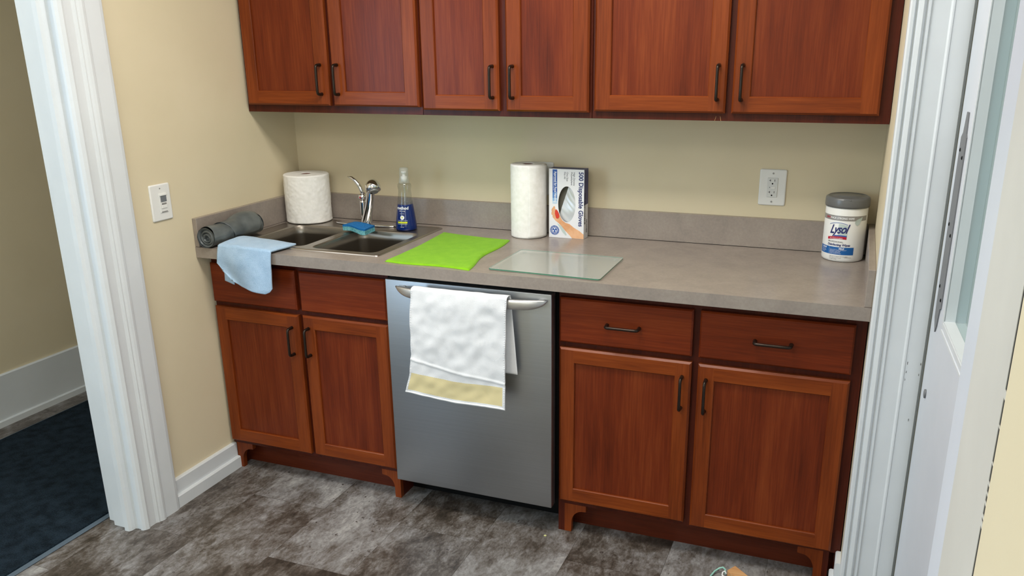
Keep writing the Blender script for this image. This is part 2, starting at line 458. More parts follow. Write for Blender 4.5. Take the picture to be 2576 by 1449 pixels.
# keep tile pattern tied to the room: object origin at world zero
off0 = fl.location.copy(); fl.data.transform(Matrix.Translation(off0)); fl.location = (0, 0, 0)
mb = MB(M['ceil']); mb.box(HX - .1, 2.7, REAR - .1, HEND + .1, CEIL, CEIL + .06); struct('ceiling', mb)
mb = MB(M['wall']); mb.box(0.0, 2.6, 0, 0.12, 0, CEIL); struct('wall_back', mb)
mb = MB(M['wall']); mb.box(-0.145, 0, -1.085, HEND, 0, CEIL); struct('wall_left', mb)
mb = MB(M['wall']); mb.box(HX - .1, HX, REAR, HEND, 0, CEIL); struct('wall_hall', mb)
mb = MB(M['wall']); mb.box(HX, -0.145, HEND, HEND + .1, 0, CEIL); struct('wall_hall_end', mb)
mb = MB(M['wall']); mb.box(W, 2.46, -0.665, 0, 0, CEIL); struct('wall_right', mb)
mb = MB(M['wall']); mb.box(2.2680, 2.46, REAR, -2.6775, 0, CEIL); struct('wall_right_near', mb)
mb = MB(M['wall']); mb.box(2.2680, 2.60, -2.6775, -0.665, 2.12, CEIL); struct('wall_right_lintel', mb)
mb = MB(M['wall']); mb.box(HX, 2.46, REAR - .1, REAR, 0, CEIL); struct('wall_rear', mb)
wnd = thing('window_1', None, None, (HX, -3.7, .6), kind='structure')
mb = MB(M['white'])
for a in ((-4.55, -4.50, .6, 2.2), (-2.90, -2.85, .6, 2.2), (-4.55, -2.85, .6, .65), (-4.55, -2.85, 2.15, 2.2), (-3.72, -3.68, .6, 2.2)):
    mb.box(HX + .001, HX + .022, a[0], a[1], a[2], a[3])
mb.build('window_frame', wnd)
mb = MB(M['daypane']); mb.box(HX + .004, HX + .010, -4.52, -2.88, .63, 2.17); mb.build('window_pane', wnd)
wn2 = thing('fill_window', None, None, (2.27, -3.95, .87), kind='structure')  # unseen window, added to go with the side fill light
mb = MB(M['white'])
for a in ((-4.6, -4.55, .87, 2.13), (-3.35, -3.30, .87, 2.13), (-4.6, -3.3, .87, .92), (-4.6, -3.3, 2.08, 2.13), (-4.6, -3.3, 1.48, 1.52)):
    mb.box(2.250, 2.2700, a[0], a[1], a[2], a[3])
mb.build('window_frame', wn2)
mb = MB(M['daypane']); mb.box(2.262, 2.268, -4.56, -3.34, .91, 2.09); mb.build('window_pane', wn2)

# left cased opening (profile in plan, run to the ceiling)
prof = [(-.150, -1.06), (-.150, -1.090), (-.108, -1.092), (-.106, -1.111), (-.050, -1.112), (-.047, -1.123), (-.041, -1.128), (-.024, -1.127),
        (-.018, -1.118), (-.017, -1.104), (-.008, -1.101), (.004, -1.101), (.010, -1.106), (.018, -1.105), (.025, -1.098), (.030, -1.088), (.029, -1.083), (.024, -1.078),
        (.024, -1.050), (.027, -1.045), (.031, -1.042), (.0305, -1.037), (.0345, -1.031), (.037, -1.022), (.0355, -1.013), (.031, -1.008), (.033, -.955), (.031, -.944), (.026, -.938),
        (0.0, -.938), (0, -1.06)]
mb = MB(M['white']); mb.prism(prof[::-1], 0, 2.3); struct('trim_1', mb)
mb = MB(M['white']); mb.box(-.15, .03, REAR, -1.06, 2.3, CEIL); struct('trim_2', mb)

# baseboards
bb = lambda t_, h, s_, sh: [(0, 0), (t_ + s_, 0), (t_ + s_, sh - .004), (t_ + s_ - .004, sh), (t_, sh), (t_, h - .004), (t_ - .004, h), (0, h)]
def base_y(mb, x, y0, y1, pr, sgn=1):
    n = len(pr); a = [mb.bm.verts.new((x + sgn * p[0], y0, p[1])) for p in pr]; b = [mb.bm.verts.new((x + sgn * p[0], y1, p[1])) for p in pr]
    for i in range(n):
        j = (i + 1) % n; f = mb.bm.faces.new((a[i], a[j], b[j], b[i])); f.material_index = mb.mi(None)
    for r in (a[::-1], b):
        f = mb.bm.faces.new(r); f.material_index = mb.mi(None)
mb = MB(M['white']); base_y(mb, 0, -.938, -.5935, bb(.015, .105, .013, .048)); struct('baseboard_left', mb)
mb = MB(M['white']); base_y(mb, HX, REAR, HEND, bb(.014, .232, .010, .030)); struct('baseboard_hall', mb)
mb = MB(M['white']); base_y(mb, W, -.665, -.5945, bb(.015, .118, .013, .052), -1); struct('baseboard_right', mb)

SCUFFS = ((2.3890, .753), (2.3885, .732), (2.3895, .779), (2.4200, .750), (2.4212, .780), (2.4110, .617))
# right: far jamb and casing, facing the camera
prof = [(2.286, -.665), (2.287, -.690), (2.291, -.695), (2.298, -.695), (2.301, -.689), (2.304, -.689), (2.307, -.694), (2.317, -.696), (2.321, -.693), (2.323, -.688), (2.326, -.688),
        (2.3285, -.692), (2.3330, -.692), (2.3350, -.688), (2.3755, -.687), (2.3800, -.6905), (2.3835, -.6905), (2.3855, -.6885), (2.4248, -.6870), (2.4248, -.665)]
mb = MB(M['white']); mb.prism(prof, 0, 2.12); t3 = struct('trim_3', mb)
r4 = random.Random(5)
for x, z_ in SCUFFS:
    mb = MB(M['seal']); n = 7
    mb.face([(x + r4.uniform(.0006, .0017) * math.cos(2 * PI * a / n), -.6884, z_ + r4.uniform(.002, .0055) * math.sin(2 * PI * a / n)) for a in range(n)]); mb.build('scuff_mark', t3, label='small grey scuff')
# near casing close to the camera: stepped inner board and outer board, a black strip standing in for the crack's shade, and caulk
mb = MB(M['doorwhite']); mb.prism([(2.2750, -2.500), (2.2685, -2.5885), (2.30, -2.5885), (2.30, -2.50)], 0, 2.12)
struct('trim_4', mb)
nt_ = thing('trim_5', None, None, (2.28, -2.63, 0), kind='structure')
mb = MB(M['offwhite']); mb.prism([(2.2680, -2.5890), (2.2680, -2.6740), (2.30, -2.6740), (2.30, -2.5890)], 0, 2.12); mb.build('casing_board', nt_)
mb = MB(M['dark']); mb.box(2.26825, 2.30, -2.6774, -2.6741, 0, 2.12); mb.build('crack_shade_strip', nt_, label='black strip standing in for shade between casing and wall')
mb = MB(M['offwhite'])
r2 = random.Random(3)
z = 0.0
for zc, h in ((1.4585, .0035), (1.445, .0008), (1.429, .0008), (1.4200, .0014), (1.4155, .0010), (1.4112, .0012), (1.4050, .0014), (1.4015, .0025)):
    mb = MB(M['offwhite']); mb.box(2.2680, 2.276, -2.6775, -2.6740, zc - h / 2, zc + h / 2); mb.build('caulk', nt_)

# glazed door in the right-hand opening
DA = math.radians(2.4)
def dpt(u, w_, z_):   # u from the far edge towards the camera, w_ out into the room
    return Vector((2.4305 + math.sin(DA) * u - math.cos(DA) * w_, -.699 - math.cos(DA) * u - math.sin(DA) * w_, z_))
def dbox(mb, u0, u1, w0, w1, z0, z1, m=None):
    p = [dpt(u, w_, z_) for z_ in (z0, z1) for (u, w_) in ((u0, w0), (u1, w0), (u1, w1), (u0, w1))]
    for q in ((0, 1, 2, 3), (4, 5, 6, 7), (0, 1, 5, 4), (1, 2, 6, 5), (2, 3, 7, 6), (3, 0, 4, 7)):
        mb.face([p[i] for i in q], m)
dr = thing('door_1', None, None, tuple(dpt(.45, -.02, 0)), kind='structure')
U0, U1 = .205, .72; ZG = .965; ZT = 1.95; TH = .045
mb = MB(M['doorwhite'])
dbox(mb, 0.002, U0, -TH, 0, .01, 2.08); dbox(mb, U1, .91, -TH, 0, .01, 2.08)
dbox(mb, U0, U1, -TH, 0, .01, ZG); dbox(mb, U0, U1, -TH, 0, ZT, 2.08)
leaf = mb.build('door_leaf', dr)
mb = MB(M['white'])
for (u0, u1, z0, z1) in ((U0 - .006, U0 + .004, ZG - .012, ZT + .012), (U1 - .004, U1 + .006, ZG - .012, ZT + .012), (U0, U1, ZG - .012, ZG - .001), (U0, U1, ZT, ZT + .012)):
    dbox(mb, u0, u1, 0, .004, z0, z1)
dbox(mb, U0 - .022, U1 + .02, 0, .0025, ZG - .030, ZG - .024)
for (u0, u1, z0, z1) in ((U0, U0 + .004, ZG, ZT), (U1 - .004, U1, ZG, ZT), (U0 + .004, U1 - .004, ZG + .0002, ZG + .003), (U0 + .004, U1 - .004, ZT - .003, ZT - .0002)):
    dbox(mb, u0, u1, -.022, .002, z0, z1)
mb.build('glazing_bead', leaf)
mb = MB(M['glass']); mb.face([dpt(U0, -.022, ZG), dpt(U1, -.022, ZG), dpt(U1, -.022, ZT), dpt(U0, -.022, ZT)]); mb.build('glass_pane', leaf, label='greenish glass pane')
mb = MB(M['seal']); mb.box(2.4245, 2.4292, -.7000, -.668, 0, 2.08); mb.build('weather_strip', dr, label='dark weather strip')
# latch guard plate on the stile
mb = MB(M['plate'])
out = [(.064, .935), (.092, .905), (.108, .925), (.122, .972), (.137, .978), (.137, 1.385), (.128, 1.392), (.120, 1.440), (.096, 1.440), (.080, 1.392), (.060, 1.380), (.060, .972)]
fr_ = [dpt(u, .003, z_) for u, z_ in out]; bk = [dpt(u, 0, z_) for u, z_ in out]
mb.face(fr_)
for i in range(len(out)):
    j = (i + 1) % len(out); mb.face([fr_[i], fr_[j], bk[j], bk[i]])
pl_ = mb.build('latch_plate', dr, weld=1e-5, label='grey metal latch guard plate')
for u, z_ in ((.078, 1.352), (.122, 1.338), (.078, 1.175), (.122, 1.155), (.078, 1.02), (.122, .995)):
    mb = MB(M['black']); ce = dpt(u, .003, z_); rg = []
    for s_, d_ in ((.0045, 0), (.0045, .001), (.002, .0022)):
        rg.append([dpt(u + s_ * math.cos(a * PI / 5), .003 + d_, z_ + s_ * math.sin(a * PI / 5)) for a in range(10)])
    mb.loft(rg, cap0=True, cap1=True); mb.build('screw', pl_)
mb = MB(M['plate']); rg = []
for s_, d_ in ((.012, 0.0), (.012, .004), (.007, .005)):
    rg.append([dpt(.085 + s_ * .8 * math.cos(a * PI / 8), d_, .735 + s_ * math.sin(a * PI / 8)) for a in range(16)])
mb.loft(rg, cap0=True, cap1=True); mb.build('door_bolt', dr, label='small round metal bolt')
# second leaf of the pair, towards the camera
mb = MB(M['doorwhite'])
dbox(mb, .915, 1.07, -TH, 0, .01, 2.08); dbox(mb, 1.63, 1.82, -TH, 0, .01, 2.08); dbox(mb, 1.07, 1.63, -TH, 0, .01, ZG); dbox(mb, 1.07, 1.63, -TH, 0, ZT, 2.08)
leaf2 = mb.build('door_leaf', dr)
mb = MB(M['glass']); mb.face([dpt(1.07, -.022, ZG), dpt(1.63, -.022, ZG), dpt(1.63, -.022, ZT), dpt(1.07, -.022, ZT)]); mb.build('glass_pane', leaf2)
mb = MB(M['doorwhite'])
dbox(mb, -.01, .0, -.03, 0, 2.082, 2.12); dbox(mb, 0, 1.83, -.03, 0, 2.082, 2.13); dbox(mb, 1.822, 1.86, -.03, .02, 0, 2.13); mb.build('door_frame', dr)

# ceiling fittings
for (fx_, fy_, sx_, sy2), nm in zip(FIX, ('white recessed ceiling light panel nearest the kitchen cabinets', 'white recessed ceiling light panel further back in the room', 'small square ceiling panel over the hall, added as unseen fill light')):
    tt = thing('ceiling_light', nm, 'ceiling light', (fx_, fy_, CEIL - .03))
    mb = MB(M['white'])
    for a in ((fx_ - sx_ - .03, fx_ - sx_, fy_ - sy2 - .03, fy_ + sy2 + .03), (fx_ + sx_, fx_ + sx_ + .03, fy_ - sy2 - .03, fy_ + sy2 + .03), (fx_ - sx_, fx_ + sx_, fy_ - sy2 - .03, fy_ - sy2), (fx_ - sx_, fx_ + sx_, fy_ + sy2, fy_ + sy2 + .03)):
        mb.box(a[0], a[1], a[2], a[3], CEIL - .03, CEIL)
    mb.build('frame', tt)
    mb = MB(M['emit']); mb.box(fx_ - sx_, fx_ + sx_, fy_ - sy2, fy_ + sy2, CEIL - .018, CEIL - .008); mb.build('diffuser', tt)

# ------------------------------------------------------------------ cabinets
def chamfer_slab(mb, x0, x1, z0, z1, yb, yf, c, m):
    """drawer front with chamfered edges"""
    B = [(x0, yb, z0), (x1, yb, z0), (x1, yb, z1), (x0, yb, z1)]
    Mi = [(x0, yf + c, z0), (x1, yf + c, z0), (x1, yf + c, z1), (x0, yf + c, z1)]
    F = [(x0 + c, yf, z0 + c), (x1 - c, yf, z0 + c), (x1 - c, yf, z1 - c), (x0 + c, yf, z1 - c)]
    for a, b in ((B, Mi), (Mi, F)):
        for i in range(4):
            j = (i + 1) % 4; mb.face([a[i], a[j], b[j], b[i]], m)
    mb.face(F, m); mb.face(B[::-1], m)

def shaker(mb, x0, x1, z0, z1, yb, yf, fw_, rt_, rb_, c=.006, d=.008):
    mv, mh = M['frame_v'], M['frame_h']
    X0, X1, Z0, Z1 = x0 + fw_, x1 - fw_, z0 + rb_, z1 - rt_
    B = [(x0, yb, z0), (x1, yb, z0), (x1, yb, z1), (x0, yb, z1)]
    Mi = [(x0, yf + c, z0), (x1, yf + c, z0), (x1, yf + c, z1), (x0, yf + c, z1)]
    F = [(x0 + c, yf, z0 + c), (x1 - c, yf, z0 + c), (x1 - c, yf, z1 - c), (x0 + c, yf, z1 - c)]
    ms = (mh, mv, mh, mv)
    for a, b in ((B, Mi), (Mi, F)):
        for i in range(4):
            j = (i + 1) % 4; mb.face([a[i], a[j], b[j], b[i]], ms[i])
    mb.face(B[::-1], mv)
    # stiles and rails
    mb.face([(x0 + c, yf, z0 + c), (X0, yf, z0 + c), (X0, yf, z1 - c), (x0 + c, yf, z1 - c)], mv)
    mb.face([(X1, yf, z0 + c), (x1 - c, yf, z0 + c), (x1 - c, yf, z1 - c), (X1, yf, z1 - c)], mv)
    mb.face([(X0, yf, z0 + c), (X1, yf, z0 + c), (X1, yf, Z0), (X0, yf, Z0)], mh)
    mb.face([(X0, yf, Z1), (X1, yf, Z1), (X1, yf, z1 - c), (X0, yf, z1 - c)], mh)
    # inner lip with a small rounded arris
    I = [(X0, yf, Z0), (X1, yf, Z0), (X1, yf, Z1), (X0, yf, Z1)]; e = .0025
    J = [(X0 + e, yf + e, Z0 + e), (X1 - e, yf + e, Z0 + e), (X1 - e, yf + e, Z1 - e), (X0 + e, yf + e, Z1 - e)]
    K = [(p[0], yf + d, p[2]) for p in J]
    for a, b in ((I, J), (J, K)):
        for i in range(4):
            j = (i + 1) % 4; mb.face([a[i], a[j], b[j], b[i]], ms[i])
    return X0 + e, X1 - e, Z0 + e, Z1 - e

def pull(parent, x, y, z, vertical, L=.102, lab=None):
    """bow pull: two feet and a bar with rounded corners"""
    pr = .028; h = L / 2; pts = []
    seq = [(-h, 0), (-h, pr * .5), (-h + .0006, pr * .78), (-h + .004, pr * .94), (-h + .009, pr), (-h * .4, pr * 1.01), (h * .4, pr * 1.01), (h - .009, pr), (h - .004, pr * .94), (h - .0006, pr * .78), (h, pr * .5), (h, 0)]
    for s_, q in seq:
        pts.append((x, y - q, z + s_) if vertical else (x + s_, y - q, z))
    R = [.0062, .0054, .0052, .0050, .0048, .0046, .0046, .0048, .0050, .0052, .0054, .0062]
    mb = MB(M['bronze']); mb.tube(pts, R, n=12, sidehint=(1, 0, 0) if vertical else (0, 0, 1))
    return mb.build('handle', parent)

def door(parent, x0, x1, z0, z1, yb, hx, hz, fw_=.048, rt_=.048, rb_=.050):
    mb = MB(M['frame_v']); ix = shaker(mb, x0, x1, z0, z1, yb, yb - .020, fw_, rt_, rb_)
    d = mb.build('door', parent, weld=1e-5)
    mb = MB(M['panel']); mb.face([(ix[0], yb - .012, ix[2]), (ix[1], yb - .012, ix[2]), (ix[1], yb - .012, ix[3]), (ix[0], yb - .012, ix[3])]); 
    mb.box(ix[0], ix[1], yb - .012, yb - .006, ix[2], ix[3]); mb.build('door_panel', d, weld=1e-5)
    pull(d, hx, yb - .020, hz, True)
    return d

YB = -.5925; G1, G2 = .0195, .041
# left base cabinet (sink base)
def carcass_frame(mb, x0, x1, z0, z1, yf, stiles, rails, depth_to, m):
    """face frame of stiles and rails and the box behind"""
    for a, b in stiles: mb.box(a, b, yf, yf + .019, z0, z1, m, bev=.0008)
    for a, b, c_, d_ in rails: mb.box(a, b, yf + .0004, yf + .0186, c_, d_, m)

def foot(parent, x0, dirn, ztop=.107, wid=.076):
    """bracket foot with a quarter-round cut, x0 the outer edge"""
    pts = [(0, 0), (.024, 0), (.025, .036)]
    for k in range(9):
        a = PI - PI / 2 * k / 8
        pts.append((.025 + .040 * (1 + math.cos(a)), .038 + .046 * math.sin(a)))
    pts += [(wid, .085), (wid, ztop), (0, ztop)]
    mb = MB(M['frame_v']); n = len(pts)
    fr = [(x0 + dirn * p, YB, q) for p, q in pts]; bk_ = [(x0 + dirn * p, YB + .019, q) for p, q in pts]
    mb.face(fr if dirn > 0 else fr[::-1]); mb.face(bk_[::-1] if dirn > 0 else bk_)
    for i in range(n):
        j = (i + 1) % n; mb.face([fr[i], bk_[i], bk_[j], fr[j]])
    return mb.build('foot', parent, weld=1e-5)

def base_cabinet(x0, x1, xm, label, drawers, handles_on_drawers, feet, end_stile):
    t_ = thing('base_cabinet', label, 'cabinet', ((x0 + x1) / 2, -.30, 0), group='cherry base cabinets under the counter')
    mb = MB(M['carcass_shaded'])
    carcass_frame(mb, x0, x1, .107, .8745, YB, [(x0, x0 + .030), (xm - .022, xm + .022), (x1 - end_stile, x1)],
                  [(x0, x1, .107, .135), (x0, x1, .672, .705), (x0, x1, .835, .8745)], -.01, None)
    mb.box(x0, x0 + .016, YB + .019, -.02, 0.0, .8745, M['carcass_shaded']); mb.box(x1 - .016, x1, YB + .019, -.02, 0.0, .8745, M['carcass_shaded'])
    mb.box(x0 + .016, x1 - .016, YB + .019, -.02, .107, .125, M['carcass_shaded'])
    mb.box(x0 + .016, x1 - .016, -.03, -.02, .125, .72, M['carcass_shaded'])
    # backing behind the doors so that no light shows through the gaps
    mb.box(x0 + .016, x1 - .016, YB + .0195, YB + .024, .125, .865, M['carcass_shaded'])
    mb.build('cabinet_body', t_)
    mb = MB(M['kick']); mb.box(x0 + .016, x1 - .016, -.528, -.512, 0, .107); mb.build('toe_kick', t_)
    mb = MB(M['carcass_shaded'])
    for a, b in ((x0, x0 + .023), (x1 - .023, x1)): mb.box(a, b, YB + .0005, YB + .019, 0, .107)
    return t_

tL = base_cabinet(.004, .755, .392, 'cherry sink base cabinet at the left end, with two plain drawer fronts and two doors', None, False, None, .014)
tR = base_cabinet(1.3735, 2.2835, 1.812, 'cherry base cabinet right of the dishwasher, with drawer pulls', None, True, None, .034)
for t_, spec, hd in ((tL, [(.010, .382), (.400, .753)], False), (tR, [(1.381, 1.802), (1.823, 2.254)], True)):
    for a, b in spec:
        mb = MB(M['drawer']); chamfer_slab(mb, a, b, .697, .845, YB, YB - .020, .005, M['drawer'])
        d = mb.build('drawer_front', t_, weld=1e-5)
        if hd: pull(d, (a + b) / 2 - .003, YB - .020, .769, False)
door(tL, .010, .382, .124, .678, YB, .353, .579)
door(tL, .400, .753, .126, .680, YB, .425, .583)
door(tR, 1.381, 1.804, .126, .678, YB, 1.777, .578)
door(tR, 1.824, 2.255, .119, .676, YB, 1.850, .577)
for p_, x_, s_ in ((tL, .016, 1), (tL, .755, -1), (tR, 1.3735 + .022, 1), (tR, 2.236, -1)):
    foot(p_, x_, s_)
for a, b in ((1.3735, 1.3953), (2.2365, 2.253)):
    mb = MB(M['carcass_shaded']); mb.box(a, b, YB + .0005, YB + .019, 0, .107); mb.build('corner_post', tR)

# upper cabinets
YU = -.2836; ZU = 1.367; ZTOP = 2.13
ups = [(.002, .756, [(.016, .382, .353), (.399, .750, .425)], 1.394, 'cherry wall cabinet at the left end, above the sink'),
       (.7575, 1.379, [(.765, 1.056, 1.034), (1.082, 1.372, 1.107)], 1.386, 'narrow cherry wall cabinet in the middle, above the dishwasher and gloves box'),
       (1.3805, 2.2845, [(1.391, 1.811, 1.786), (1.830, 2.253, 1.858)], 1.391, 'wide cherry wall cabinet at the right end, above the outlet and wipes')]
for x0, x1, ds, zd, lab in ups:
    t_ = thing('wall_cabinet', lab, 'cabinet', ((x0 + x1) / 2, -.14, ZU), group='cherry wall cabinets above the counter')
    mb = MB(M['carcass_shaded'])
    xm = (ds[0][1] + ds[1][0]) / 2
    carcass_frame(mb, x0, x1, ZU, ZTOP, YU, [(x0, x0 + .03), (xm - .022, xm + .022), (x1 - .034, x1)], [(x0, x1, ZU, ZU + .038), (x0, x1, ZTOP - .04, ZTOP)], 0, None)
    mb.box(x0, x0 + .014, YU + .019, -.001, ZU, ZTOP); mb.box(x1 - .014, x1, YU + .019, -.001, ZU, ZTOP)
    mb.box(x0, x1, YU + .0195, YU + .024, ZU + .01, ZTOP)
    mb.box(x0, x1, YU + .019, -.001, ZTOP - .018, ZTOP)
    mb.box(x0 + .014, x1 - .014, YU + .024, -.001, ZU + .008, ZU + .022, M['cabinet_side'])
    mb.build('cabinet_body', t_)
    if x0 > 1.3:
        for q in ((1.7785, 1.7825), (1.7975, 1.7950)):
            mb = MB(M['pine']); mb.face([(q[0], YU - .0003, ZU), (q[0] + .0012, YU - .0003, ZU), (q[1] + .0008, YU - .0003, ZU + .014), (q[1], YU - .0003, ZU + .014)]); mb.build('scratch', t_, label='pale scratch on the bottom rail')
    for a, b, hx in ds:
        door(t_, a, b, zd, ZTOP - .02, YU, hx, zd + .092 if x0 > 1.3 else (1.4865 if x0 < .5 else 1.481), fw_=.052, rt_=.055, rb_=.049)

# ------------------------------------------------------------------ worktop
CT = thing('countertop', 'long taupe laminate countertop with backsplash, running wall to wall', 'countertop', (1.14, -.33, .8755))
YF = -.6605; ZC = .914
hole = [(.062, -.566), (.698, -.566), (.698, -.084), (.062, -.084)]
mb = MB(M['laminate'])
outer = [(.001, YF), (W - .001, YF), (W - .001, -.001), (.001, -.001)]
mb.poly_holes(outer, [hole], ZC)
mb.face([(.001, YF, .8755), (W - .001, YF, .8755), (W - .001, YF, ZC), (.001, YF, ZC)])
mb.face([(.001, YF, .8755), (.001, YF + .03, .8755), (W - .001, YF + .03, .8755), (W - .001, YF, .8755)])
mb.poly_holes([(x, y) for x, y in [(.001, YF + .03), (W - .001, YF + .03), (W - .001, -.001), (.001, -.001)]], [hole], .8755)
for i in range(4):
    a, b = hole[i], hole[(i + 1) % 4]; mb.face([(a[0], a[1], .8755), (b[0], b[1], .8755), (b[0], b[1], ZC), (a[0], a[1], ZC)])
mb.face([(.001, YF, .8755), (.001, YF, ZC), (.001, -.001, ZC), (.001, -.001, .8755)])
mb.face([(W - .001, YF, .8755), (W - .001, YF, ZC), (W - .001, -.001, ZC), (W - .001, -.001, .8755)])
mb.build('worktop', CT, weld=1e-5)
mb = MB(M['laminate']); mb.box(.0205, W - .0205, -.0195, -.0005, ZC + .0006, 1.0185, bev=.0012); mb.build('backsplash', CT)
for a, b in ((.0005, .0195), (W - .0195, W - .0005)):
    mb = MB(M['laminate']); mb.box(a, b, YF + .001, -.001, ZC + .0006, 1.0185, bev=.0012); mb.build('side_splash', CT)
mb = MB(M['black']); mb.box(.0196, W - .0196, -.0199, -.0194, ZC, ZC + .0015); mb.build('joint_seam', CT)

# ------------------------------------------------------------------ sink
SK = thing('sink', 'double bowl stainless steel drop-in sink at the left of the counter', 'sink', (.38, -.325, .75))
bowls = [(.114, .372, -.536, -.196), (.412, .676, -.542, -.200)]
mb = MB(M['sink'])
ox0, ox1, oy0, oy1 = .046, .712, -.580, -.073
rings = []
for ins, z_ in ((0, .9142), (.0015, .9175), (.005, .9192), (.009, .9190), (.013, .9172)):
    rings.append([(x, y, z_) for x, y in rrect(ox0 + ins, ox1 - ins, oy0 + ins, oy1 - ins, .014 - ins * .3)])
mb.loft(rings)
holes = []
for (a, b, c_, d_) in bowls:
    holes.append(rrect(a - .004, b + .004, c_ - .004, d_ + .004, .036))
mb.poly_holes([(x, y) for x, y, z_ in rings[-1]], holes, .9172)
mb.build('rim', SK, weld=1e-5)
for (a, b, c_, d_) in bowls:
    mb = MB(M['bowl']); rings = []
    for ins, z_ in ((-.004, .9172), (0, .9160), (.002, .9130), (.005, .88), (.010, .80), (.016, .768), (.028, .757), (.05, .753)):
        rings.append([(x, y, z_) for x, y in rrect(a + ins, b - ins, c_ + ins, d_ - ins, max(.034 - ins * .2, .02))])
    mb.loft(rings, cap1=True); bo = mb.build('bowl', SK, recalc=True)
    mb = MB(M['chrome']); mb.lathe([(.042, .0008), (.040, .003), (.032, .003), (.028, .0012), (.010, .0012), (.008, .006), (.003, .007)], ((a + b) / 2, (c_ + d_) / 2, .753), n=28)
    mb.build('drain_strainer', bo)

# ------------------------------------------------------------------ faucet
FA = thing('faucet', 'chrome single-lever kitchen faucet with pull-out spray head behind the sink', 'faucet', (.385, -.115, .9192))
mb = MB(M['chrome']); rings = []
for ins, z_ in ((0, .9194), (.001, .9222), (.004, .9235), (.03, .925)):
    ring = []
    for k in range(48):
        a = 2 * PI * k / 48; rx, ry = .140 - ins, .031 - ins * .8
        ring.append((.388 + rx * math.copysign(abs(math.cos(a)) ** .8, math.cos(a)), -.119 + ry * math.copysign(abs(math.sin(a)) ** .8, math.sin(a)), z_))
    rings.append(ring)
mb.loft(rings, cap0=True, cap1=True); mb.build('deck_plate', FA)
mb = MB(M['chrome'])
sp_pts = [(.385, -.110, .924), (.388, -.112, .935), (.400, -.119, .965), (.415, -.129, 1.00), (.428, -.140, 1.035), (.437, -.150, 1.062), (.444, -.160, 1.080), (.452, -.172, 1.088)]
mb.tube(sp_pts, [.0255, .0225, .0195, .0178, .0162, .0155, .0155, .0165], n=24)
mb.build('spout', FA)
# rear column with the lever joint
mb = MB(M['chrome']); mb.tube([(.366, -.100, .924), (.364, -.100, .955), (.365, -.100, .985), (.366, -.100, 1.004), (.367, -.100, 1.014)], [.009, .0085, .0105, .0122, .0125], n=20)
mb.lathe([(.006, -.014), (.013, -.010), (.0165, -.004), (.0165, .006), (.013, .012), (.004, .0155)], (.367, -.100, 1.026), n=24)
mb.build('valve_body', FA)
mb = MB(M['redlabel']); mb.lathe([(.0035, 0), (.0035, .0015), (.002, .002)], (.366, -.1180, 1.026), axis='y', n=14)
mb.build('temperature_dot', FA, label='small red dot')
mb = MB(M['chrome'])
lv = [(.372, -.100, 1.036), (.368, -.103, 1.050), (.362, -.105, 1.066), (.353, -.106, 1.080), (.341, -.107, 1.0925), (.327, -.107, 1.1025), (.309, -.107, 1.106)]
mb.tube(lv, [.0095, .0095, .0092, .0088, .0080, .0070, .0025], n=18, flat=.85, sidehint=(0, 1, 0))
mb.build('lever', FA)
# spray head
hd = thing  # (name kept short)
mb = MB(M['chrome'])
ax0, ax1 = Vector((.4655, -.181, 1.098)), Vector((.4900, -.208, 1.045))
dirv = (ax1 - ax0).normalized(); sd = dirv.cross(Vector((0, 0, 1))).normalized(); uu = sd.cross(dirv)
rings = []
for s_, r_ in ((-.0130, .003), (-.0120, .009), (-.0080, .017), (0, .0240), (.009, .0282), (.019, .0300), (.026, .0298), (.027, .0290), (.031, .0285), (.033, .0250), (.0335, .017)):
    ce = ax0 + dirv * s_
    rings.append([ce + sd * math.cos(2 * PI * k / 32) * r_ + uu * math.sin(2 * PI * k / 32) * r_ for k in range(32)])
mb.loft(rings, cap0=True, cap1=True)
sh = mb.build('spray_head', FA)
mb = MB(M['silver']); ce = ax0 + dirv * .034; rg = []
for s_, r_ in ((0, .0185), (.006, .0175)):
    rg.append([ce + dirv * s_ + sd * math.cos(2 * PI * k / 20) * r_ + uu * math.sin(2 * PI * k / 20) * r_ for k in range(20)])
mb.loft(rg, cap0=True, cap1=True); mb.build('spray_face', sh)
mb = MB(M['black']); ce = ax0 + dirv * .030 - uu * 0 + sd * 0
cdir = (CAM - ce).normalized()
mb.lathe([(.004, 0), (.004, .002), (.002, .003)], tuple(ce + Vector((.006, -.0255, -.010))), n=12); mb.build('spray_button', sh)

# ------------------------------------------------------------------ soap bottle
bx, by = .587, -.147
SB = thing('soap_bottle', 'clear pump bottle of dark blue dish soap on the sink deck, right of the faucet', 'soap bottle', (bx, by, .9182))
mb = MB(M['liquid']); mb.lathe([(.036, 0), (.0412, .002), (.0418, .008), (.0405, .022), (.0355, .062), (.0300, .099), (.0295, .1005)], (bx, by, .9182), n=48); body = mb.build('label_sleeve', SB, label='dark blue printed label sleeve')
def frust(u, v, c0=0.0):   # u along arc (m) measured from the direction of the camera, v height above base
    r_ = pw([(.022, .0411), (.062, .0361), (.099, .0306)], v) if v < .099 else .03
    base = math.atan2(CAM.y - by, CAM.x - bx); a = base + c0 + u / r_
    return Vector((bx + (r_ + .0006) * math.cos(a), by + (r_ + .0006) * math.sin(a), .9182 + v))
mb = MB(M['whitep'])
q0 = -.42
mb.text('method', .0160, lambda u, v: frust(u, v + .083, q0), bold=.0004, align='CENTER')
mb.text('dish soap', .0065, lambda u, v: frust(u, v + .075, q0), align='CENTER')
mb.text('sea minerals', .0036, lambda u, v: frust(u, v + .066, q0), align='CENTER')
mb.text('15 fl oz', .005, lambda u, v: frust(u, v + .014, q0), align='CENTER')
def disc(mb, r_, cu, cv, m, fn, n=24):
    mb.face([fn(cu + r_ * math.cos(2 * PI * k / n), cv + r_ * math.sin(2 * PI * k / n)) for k in range(n)], m)
